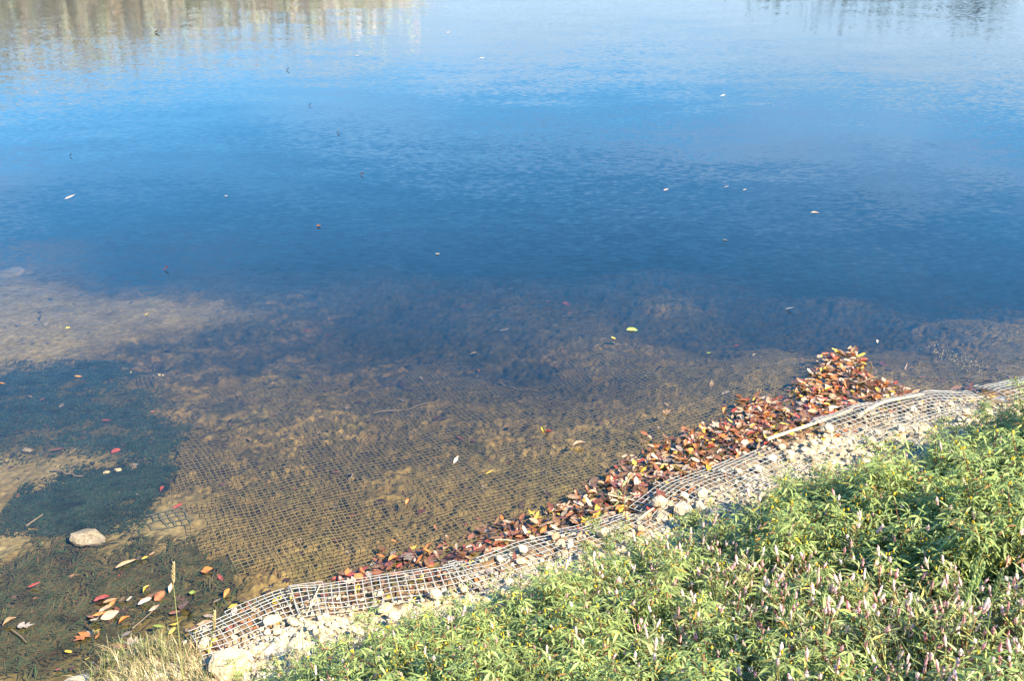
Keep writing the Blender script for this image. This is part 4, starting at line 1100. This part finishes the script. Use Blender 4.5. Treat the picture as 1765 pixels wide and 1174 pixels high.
GREENS = [(.285, .355, .095), (.230, .320, .088), (.330, .375, .122), (.295, .340, .138)]
def make_smartweed(h):
    """stem arrays, list of leaf arrays, list of spike arrays"""
    stems, leaves, spikes = [], [], []
    col = random.choice(GREENS); sc_ = random.choice([(.30, .22, .08), (.34, .13, .07), (.24, .26, .09)])
    def axis_(base, d, L, depth):
        n = 6 if depth == 0 else 4
        P = curve_pts(base, d, L, n, .03, .09)
        V, Q = tube(P, np.linspace(.0028 if depth == 0 else .0017, .0011, len(P)), 3)
        stems.append((V, Q, np.zeros((0, 3), int), np.tile(np.array(sc_), (len(V), 1))))
        az = random.uniform(0, 6.28)
        for i in range(1, len(P)):
            f = i / n
            for rep in range(2 if f > .3 else 1):
                az += 2.4 + random.gauss(0, .3)
                Lf = random.uniform(.030, .056) * (.75 + .35 * math.sin(f * 2.6)) * (1 if depth == 0 else .85)
                b = P[i] * (1 - .4 * rep) + P[i - 1] * .4 * rep
                leaves.append(leaf_at(b, az, random.uniform(.1, .8), Lf, Lf * random.uniform(.125, .185), col, random.uniform(-.35, .05)))
        tip = P[-1]; d2 = P[-1] - P[-2]; d2 /= np.linalg.norm(d2)
        Lsp = random.uniform(.014, .034)
        rot = np.array(Vector((0, 0, 1)).rotation_difference(Vector((d2 + np.array([0, 0, .6])).tolist())).to_matrix().to_4x4()); rot[:3, 3] = tip
        if depth == 0 or random.random() < .6: spikes.append(xform(spike(Lsp, random.uniform(.0032, .0050), random.choice([(.84, .50, .50), (.86, .64, .60), (.78, .40, .42), (.88, .74, .68)])), rot))
        if depth == 0:
            for i in range(2, n):
                if random.random() < .62:
                    a2 = random.uniform(0, 6.28)
                    axis_(P[i], (math.cos(a2) * .7, math.sin(a2) * .7, .8), L * random.uniform(.28, .45), 1)
    a0 = random.uniform(0, 6.28); ln = random.uniform(.05, .45)
    axis_((0, 0, -.01), (math.cos(a0) * ln, math.sin(a0) * ln, 1), h, 0)
    return stems, leaves, spikes, (col, sc_)

BID = [(.210, .295, .085), (.270, .340, .106), (.178, .262, .085)]
def make_beggartick(h):
    stems, leaves, buds = [], [], []
    col = random.choice(BID); sc_ = random.choice([(.22, .07, .05), (.26, .11, .06), (.18, .17, .06)])
    def axis_(base, d, L, depth):
        n = 7 if depth == 0 else 4
        P = curve_pts(base, d, L, n, .04, .06)
        V, Q = tube(P, np.linspace(.0036 if depth == 0 else .0019, .0012, len(P)), 3)
        stems.append((V, Q, np.zeros((0, 3), int), np.tile(np.array(sc_), (len(V), 1))))
        az = random.uniform(0, 3.1)
        for i in range(1 if depth else 2, len(P)):
            az += math.pi / 2
            for sd in (0, math.pi):
                a = az + sd + random.gauss(0, .25); Lp = random.uniform(.018, .034)
                pd = np.array((math.cos(a), math.sin(a), .35)); e = P[i] + pd * Lp
                V, Q = tube(np.array([P[i], e]), .0009, 3); stems.append((V, Q, np.zeros((0, 3), int), np.tile(np.array(col) * 1.1, (len(V), 1))))
                for k, da in enumerate((0, .95, -.95)):
                    Lf = random.uniform(.024, .046) * (1 if k == 0 else .75)
                    leaves.append(leaf_at(e if k == 0 else P[i] + pd * Lp * .75, a + da, random.uniform(-.45, .3), Lf, Lf * random.uniform(.18, .26), col, random.uniform(-.4, -.1)))
        if random.random() < .6:
            for q in range(random.randint(1, 2)):
                tip = P[-1] + np.array([random.gauss(0, .01), random.gauss(0, .01), .006])
                V, Q = tube(np.array([tip, tip + (0, 0, .004), tip + (0, 0, .009)]), [.0016, .0026, .0013], 5)
                buds.append((V, Q, np.zeros((0, 3), int), np.tile(np.array((.80, .60, .06)), (len(V), 1))))
        if depth == 0:
            for i in range(2, n + 1):
                for sd in (0, math.pi):
                    if random.random() < .55:
                        a2 = random.uniform(0, 3.1) + sd
                        axis_(P[i], (math.cos(a2), math.sin(a2), .9), L * random.uniform(.2, .34), 1)
    a0 = random.uniform(0, 6.28); ln = random.uniform(.02, .25)
    axis_((0, 0, -.01), (math.cos(a0) * ln, math.sin(a0) * ln, 1), h, 0)
    return stems, leaves, buds, (col, sc_)

def to_mesh(name, arr, mat):
    V, Q, T, C = arr
    me = mesh_np(name, V, [f for f in (Q, T) if len(f)], True, C); me.materials.append(mat); return me

random.seed(21)
SMART = [make_smartweed(h) for h in (.15, .18, .19, .21, .23, .25, .28, .20)]
BEGG = [make_beggartick(h) for h in (.18, .21, .25, .29, .24, .20)]
PROTO = []
for kind, L_ in (("smartweed", SMART), ("beggartick", BEGG)):
    for st, lv, tp, cc in L_:
        PROTO.append(dict(kind=kind, stem=to_mesh("stem", join(st), M_GREEN), fol=to_mesh("foliage", join(lv), M_GREEN),
                          leaf=[to_mesh("leaf", a, M_GREEN) for a in lv],
                          tip=[to_mesh("flower_spike", a, M_GREEN) for a in tp] if kind == "smartweed" else ([to_mesh("flower_buds", join(tp), M_GREEN)] if tp else []),
                          all=join(st + lv + tp), n=len(tp),
                          tone=("bright-leaved", "mid-green", "yellow-green", "grey-green")[GREENS.index(cc[0])] if kind == "smartweed" else ("mid-green", "light-green", "dark-green")[BID.index(cc[0])],
                          stemw="green-stemmed" if cc[1][1] > cc[1][0] * .9 else ("red-stemmed" if cc[1][1] < cc[1][0] * .4 else "brown-stemmed")))
SMARTS = [p for p in PROTO if p["kind"] == "smartweed"]; BEGGS = [p for p in PROTO if p["kind"] == "beggartick"]

VEG_PX = [(470, 1250), (530, 1205), (600, 1174), (700, 1140), (800, 1100), (880, 1066), (960, 1034), (1060, 982), (1150, 975), (1230, 952), (1275, 930), (1330, 900), (1400, 880), (1480, 866),
          (1560, 856), (1640, 835), (1690, 785), (1765, 752), (1900, 725), (2000, 1200)]
VEG = [ground_at(*p)[:2] for p in VEG_PX] + [(2.6, .9), (.2, .9), (-1.3, 2.0)]
spots = []; RIM = {}
xs = [a for a, b in VEG]; ys = [b for a, b in VEG]
random.seed(5); tries = 0
while len(spots) < 2500 and tries < 90000:
    tries += 1
    x, y = random.uniform(min(xs) - .2, max(xs)), random.uniform(min(ys), max(ys) + .2)
    ins = in_poly(np.array([x]), np.array([y]), VEG)[0]
    rim = min(float(seg_dist(x, y, VEG[i], VEG[i + 1])[0]) for i in range(18))
    if not ins and (rim > .34 or random.random() > .45 * (1 - rim / .34)): continue
    if any((x - a) ** 2 + (y - b) ** 2 < .025 ** 2 for a, b, *_ in spots): continue
    p = float(shore_p(np.array([x]), np.array([y]))[0])
    if p < .12: continue
    z = hz(x, y); px, py, zc = proj(x, y, z + .25)
    if zc < .9 or px < 380 or px > 2050 or py > 1420: continue
    edge = float(sstep(.0, .35, rim if ins else -rim))
    if random.random() > .35 + .65 * edge: continue
    spots.append((x, y, z, px, py, zc)); RIM[(x, y)] = rim if ins else -rim

def veg_zone(px, py):
    if px < 640: return "at the rim below the whitest rubble"
    if px < 860: return "below the arched geogrid" if py < 1110 else "in the lowest row under the arched geogrid"
    if px < 1120: return "behind the green sprig" if py < 1040 else ("under the green sprig's bushy patch" if py < 1110 else "at the bottom beneath the green sprig")
    if px < 1320: return "in the pink-tipped fringe by the large pale stone" if py < 980 else ("in the shade hollow" if py < 1080 else "at the bottom under the shade hollow")
    if px < 1540: return "on the crest below the long reed" if py < 900 else ("in the mid slope stand" if py < 1040 else "at the bottom of the flowering stand")
    return "on the tall corner by the humped geogrid" if py < 860 else ("in the dark-stemmed thicket" if py < 1020 else "at the bottom among the grass spikes")

def plant_kind(x, y, px, py):
    b = .30 + .5 * fbm(x, y, .8, 500, 2) + (.45 if (px > 1330 and py < 960) else 0) - (.25 if (px > 1250 and py > 1000) else 0) + (.15 if 900 < px < 1250 and py > 1010 else 0)
    return "beggartick" if random.random() < b else "smartweed"

def show(t):
    x, y, z, px, py, zc = t
    inside = -20 < px < 1790 and 640 < py < 1230
    return (0 if inside else 10) + zc
spots.sort(key=show)
under_acc = Acc(); count = {"smartweed": 0, "beggartick": 0}; LIM = {"smartweed": 240, "beggartick": 170}
for k, (x, y, z, px, py, zc) in enumerate(spots):
    kd = plant_kind(x, y, px, py)
    pr = random.choice(SMARTS if kd == "smartweed" else BEGGS)
    p = float(shore_p(np.array([x]), np.array([y]))[0])
    s = random.uniform(.75, 1.15) * (.50 + .5 * float(sstep(-.15, .5, RIM[(x, y)]))) * (1.12 if px > 1330 else 1.0)
    rz = random.uniform(0, 6.28)
    if count[kd] < LIM[kd] and show((x, y, z, px, py, zc)) < 10:
        count[kd] += 1
        size = "tall" if s > 1.05 else ("short" if s < .75 else "medium-high")
        if kd == "smartweed":
            lab = f"{size} {pr['tone']} {pr['stemw']} smartweed, {pr['n']} pink spikes, {veg_zone(px, py)}"; gp_ = "pink-flowered smartweeds on the bank"; cat = "plant"
        else:
            lab = f"{size} {pr['tone']} {pr['stemw']} beggartick, {'few' if pr['n'] < 6 else 'many'} yellow buds, {veg_zone(px, py)}"; gp_ = "yellow-budded beggarticks on the bank"; cat = "plant"
        t = thing(kd, lab, cat, (x, y, z), rz, gp_, s)
        obj("stem", pr["stem"], None, t)
        if count[kd] <= 22:
            for me in pr["leaf"]: obj("leaf", me, None, t)
        else:
            tag(obj("foliage", pr["fol"], None, t), kind="stuff")
        for me in pr["tip"]:
            o = obj(me.name.split(".")[0], me, None, t)
            if kd == "beggartick": tag(o, kind="stuff")
    else:
        under_acc.addmesh(pr["all"], mat4((x, y, z), (0, 0, rz), s), random.uniform(.85, 1.15))
tag(obj("undergrowth", under_acc.mesh("undergrowth"), M_GREEN), "dense mixed green undergrowth filling the bank between the plants", "undergrowth", kind="stuff")

# single plants that stand apart from the mass
random.seed(77)
for px, py, kd, s, lab in [(1078, 915, "smartweed", 1.15, "bright green sprig standing alone against the drift and geogrid"), (1030, 925, "smartweed", .7, "small green sprig at the geogrid beside the taller lone sprig"),
                           (1702, 735, "beggartick", .75, "green sprig at the water's edge by the last geogrid strip"), (1760, 720, "beggartick", .9, "leafy sprig at the frame edge over the last geogrid strip"),
                           (795, 1000, "smartweed", .42, "tiny green seedling on the geogrid end, before the sprig"), (845, 985, "smartweed", .4, "tiny seedling at the meeting of two geogrid strips"),
                           (620, 1075, "smartweed", .4, "low seedling among the whitest rubble"), (1420, 800, "smartweed", .5, "low sprig in the rubble behind the reed geogrid"), (1585, 790, "smartweed", .5, "low sprig in the rubble behind the geogrid hump")]:
    pr = random.choice(SMARTS if kd == "smartweed" else BEGGS); x, y, z = ground_at(px, py)
    t = thing(kd, lab, "plant", (x, y, z), random.uniform(0, 6.28), None, s)
    obj("stem", pr["stem"], None, t)
    for me in pr["leaf"]: obj("leaf", me, None, t)
    for me in pr["tip"]:
        o = obj(me.name.split(".")[0], me, None, t)
        if kd == "beggartick": tag(o, kind="stuff")

# ------------------------------------------------------------------ grasses
def grass_mass(name, polypx, count, Lr, col, label, spread, kind="stuff", var=.35):
    W = [ground_at(*q)[:2] for q in polypx]; xs = [a for a, b in W]; ys = [b for a, b in W]
    x = RNG.uniform(min(xs), max(xs), count * 4); y = RNG.uniform(min(ys), max(ys), count * 4)
    ok = in_poly(x, y, W); x, y = x[ok][:count], y[ok][:count]; z = hz(x, y); n = len(x)
    L = RNG.uniform(*Lr, n); a = RNG.uniform(0, 6.28, n); tilt = np.abs(RNG.normal(spread, .25, n)); wd = RNG.uniform(.0009, .0022, n)
    ca, sa = np.cos(a), np.sin(a); ox, oy = -sa * wd, ca * wd
    rows = []
    for f, wf in ((0, 1), (.35, 1), (.7, .8), (1, .15)):
        hor = L * f * np.sin(tilt * (.5 + f * .8)); ver = L * f * np.cos(np.minimum(tilt * (.5 + f * .8), 1.7))
        for sg in (-1, 1): rows.append(np.stack([x + ca * hor + sg * ox * wf, y + sa * hor + sg * oy * wf, z + ver + .002], 1))
    V = np.stack(rows, 1).reshape(-1, 3); b = np.arange(n)[:, None] * 8
    Q = np.concatenate([b + np.array([[0, 1, 3, 2]]), b + np.array([[2, 3, 5, 4]]), b + np.array([[4, 5, 7, 6]])])
    base = np.where(RNG.random((n, 1)) < .35, np.array([col[1]]), np.array([col[0]])) * (1 - var + 2 * var * RNG.random((n, 1)))
    A = Acc(); A.add(V, Q, np.repeat(base.clip(0, 1), 8, axis=0))
    return tag(obj(name, A.mesh(name), M_GREEN), label, "grass", None, kind)

grass_mass("dry_grass", [(150, 1190), (215, 1128), (285, 1112), (345, 1135), (372, 1200), (350, 1260), (140, 1260)], 1500, (.04, .12), ((.46, .38, .20), (.22, .25, .08)), "dry straw-coloured grass tuft at the corner of the bank", .55)
grass_mass("fine_grass", [(480, 1174), (600, 1130), (760, 1110), (900, 1090), (1000, 1060), (900, 1230), (480, 1230)], 500, (.08, .2), ((.24, .27, .10), (.40, .36, .16)), "fine grass blades among the low plants under the arched geogrid", .4)
grass_mass("fine_grass", [(1080, 1120), (1260, 1080), (1330, 1150), (1260, 1300), (1080, 1300)], 700, (.12, .28), ((.22, .28, .09), (.40, .36, .16)), "fine grass tuft in the middle of the leafy slope", .35)

random.seed(31)
for px, py, h, le, lab in [(1700, 960, .34, .10, "tall dark red bare stem leaning in the tall corner thicket"), (1740, 1000, .30, -.06, "dark red bare stem at the frame edge in the thicket"), (1560, 930, .26, -.22, "long brown dead stem slanting across the crest"),
                          (1640, 1010, .28, -.18, "brown dead stem slanting in the dark-stemmed thicket"), (1430, 1010, .22, .12, "thin red stem standing over the mid slope"), (1215, 1010, .18, .10, "bare reddish stem at the shade hollow's rim"),
                          (1500, 1120, .26, -.15, "straw-coloured dead stem among the flowering stand"), (1050, 1090, .20, .03, "dark red stem below the green sprig"), (1690, 1150, .28, -.20, "pale dead stem crossing the bottom corner grass spikes"),
                          (700, 1140, .16, .05, "thin dry stem over the low plants under the arched geogrid"), (560, 1150, .17, -.04, "yellowish dry stem at the whitest rubble's lower rim")]:
    x, y, z = ground_at(px, py); P = np.array([(le * f ** 1.4, .03 * math.sin(f * 4), h * f - .01) for f in np.linspace(0, 1, 7)]); A = Acc()
    V, Q = tube(P, np.linspace(.0034, .0014, 7), 5); c_ = (.20, .075, .05) if "red" in lab else (.42, .32, .17); A.add(V, Q, c_)
    for k in range(3):
        b0 = P[3 + k]; V, Q = tube(np.array([b0, b0 + (random.uniform(-.05, .05), random.uniform(-.05, .05), .05)]), [.0016, .0008], 4); A.add(V, Q, c_)
    o = obj("dead_stem", A.mesh("dead_stem"), M_GREEN); o.location = (x, y, z); tag(o, lab, "plant stem", "bare stems among the bank plants")

grass_mass("fine_grass", [(1480, 1060), (1765, 1040), (1800, 1300), (1450, 1300)], 900, (.10, .24), ((.27, .31, .10), (.44, .38, .18)), "fine grass blades among the pink smartweeds in the bottom corner", .45)
grass_mass("fine_grass", [(1330, 900), (1650, 850), (1700, 950), (1400, 1000)], 450, (.10, .22), ((.27, .31, .10), (.46, .40, .20)), "fine grass blades through the crest below the long reed", .45)

def seed_stalk(px, py, h, lean, label, green=False):
    x, y, z = ground_at(px, py)
    t = thing("grass_stalk", label, "grass stalk", (x, y, z), 0, "grass stalks with seed heads")
    P = np.array([(lean * f * f, .02 * math.sin(f * 3), h * f) for f in np.linspace(0, 1, 8)])
    V, Q = tube(P, np.linspace(.0022, .0012, 8), 5)
    A = Acc(); A.add(V, Q, (.40, .42, .16) if not green else (.28, .36, .12)); obj("stem", A.mesh("stem"), M_GREEN, t)
    H = Acc(); top = P[-1]
    for k in range(26):
        f = k / 25; L = .024 * (1.15 - f * .6)
        base = top + np.array([.012 * f, 0, -.03 + .085 * f]); a = k * 2.4
        d = np.array([math.cos(a) * .33, math.sin(a) * .33, 1.0]); e = base + d * L
        V, Q = tube(np.array([base, base * .5 + e * .5, e]), [.001, .0030, .0006], 4)
        H.add(V, Q, (.62, .50, .27) if not green else (.38, .46, .18))
    tag(obj("seed_head", H.mesh("seed_head"), M_GREEN, t), kind="stuff")
    if not green:
        B = Acc(); a_ = blade(.16, .006, .25, .2, 6, lance, 0, 0, np.array((.34, .38, .12))); B.addmesh(a_, mat4((0, 0, h * .2), (0, -1.1, .8))); obj("blade", B.mesh("blade"), M_GREEN, t)

seed_stalk(318, 1195, .535, .02, "tall pale grass stalk with seed head standing before the leafy shallows")
seed_stalk(362, 1128, .15, .03, "short grass stalk with seed head over the first geogrid strip")
for px, py, h, lab in [(1592, 1210, .46, "green grass spike standing at the bottom among pink smartweeds, tallest"), (1618, 1220, .43, "green grass spike close beside the tallest one"), (1575, 1240, .42, "green grass spike before the tallest one"),
                       (1680, 1250, .45, "green grass spike standing apart toward the frame corner"), (1330, 1240, .40, "green grass spike under the flowering stand"), (1358, 1225, .40, "green grass spike bending by the flowering stand")]:
    seed_stalk(px, py, h, random.uniform(-.05, .08), lab, True)

# ------------------------------------------------------------------ trees on the far bank (seen as reflections)
def far_tree(x, y, h, w, col, dens, label, cardsize=.22):
    z = 0.75
    t = thing("tree", label, "tree", (x, y, z), 0, "trees on the far bank")
    P = curve_pts((0, 0, -.2), (random.gauss(0, .08), random.gauss(0, .08), 1), h * .85, 6, 0, .05)
    A = Acc(); V, Q = tube(P, np.linspace(h * (.03 if dens > 500 else .009), h * (.008 if dens > 500 else .004), 7), 7); A.add(V, Q)
    tips = []
    for i in range(2, 7):
        for q in range(3):
            a = random.uniform(0, 6.28); L = w * random.uniform(.3, .55) * (1.1 - i * .09)
            B = curve_pts(P[i], (math.cos(a), math.sin(a), .5), L, 3, .05, .12); V, Q = tube(B, np.linspace(h * .009, h * .003, 4), 4); A.add(V, Q); tips += [B[2], B[3], B[3]]
    obj("trunk", A.mesh("trunk"), M_BARK, t)
    C = Acc(); n = dens; tips = np.array(tips)
    c = tips[RNG.integers(0, len(tips), n)] + RNG.normal(0, 1, (n, 3)) * w * .13
    u = RNG.normal(size=(n, 3)); u /= np.linalg.norm(u, axis=1)[:, None]; v = np.cross(u, RNG.normal(size=(n, 3))); v /= np.linalg.norm(v, axis=1)[:, None]
    s = RNG.uniform(.5, 1.1, (n, 1)) * cardsize
    V = np.stack([c - u * s, c + v * s * .45, c + u * s, c - v * s * .45], 1).reshape(-1, 3); Q = np.arange(n * 4).reshape(n, 4)
    tint = np.array(col) * RNG.uniform(.6, 1.35, (n, 1)) * (1 + RNG.normal(0, .12, (n, 3)))
    C.add(V, Q, np.repeat(tint.clip(0, 1), 4, axis=0)); tag(obj("crown", C.mesh("crown"), M_TREE, t), kind="stuff")

random.seed(9)
yel, olive, dark = (.60, .55, .41), (.55, .52, .39), (.045, .07, .035)
for x, y, h, w, c, n_, lab in [(-28, 55, 5.5, 7, yel, 5200, "yellow tree farthest along the far bank"), (-24.5, 53, 5.6, 6.5, olive, 5200, "olive tree, the taller one mirrored at the water's pale corner"), (-21, 56, 5.0, 7, yel, 5200, "yellow-tan tree between the taller two"),
                               (-18, 54, 4.7, 6.5, yel, 5200, "yellow tree next to the yellow-tan one"), (-14.5, 55, 3.9, 7, olive, 5200, "low rounded olive tree toward the open sky gap"), (-11, 56, 3.5, 7, yel, 5200, "lowest yellow tree at the open sky gap"), (-7.5, 55, 3.0, 6.5, yel, 5200, "shrubby yellow tree in the sky gap"),
                               (12, 55, 2.8, 5, dark, 700, "dark green tree, first after the sky gap"), (17.5, 54, 3.2, 4.5, dark, 700, "dark green tree, second after the sky gap"), (15.6, 57, 5.0, 3.4, dark, 160, "sparse tall dark tree with an open crown"), (22, 55, 3.7, 5, dark, 900, "dark bushy tree near the end of the far bank"), (27, 55, 3.9, 5, dark, 900, "last dark tree on the far bank")]:
    far_tree(x, y, h, w, c, n_, lab)
print("objects", len(bpy.data.objects), "plants", count, "spots", len(spots), "stones", len(placed))
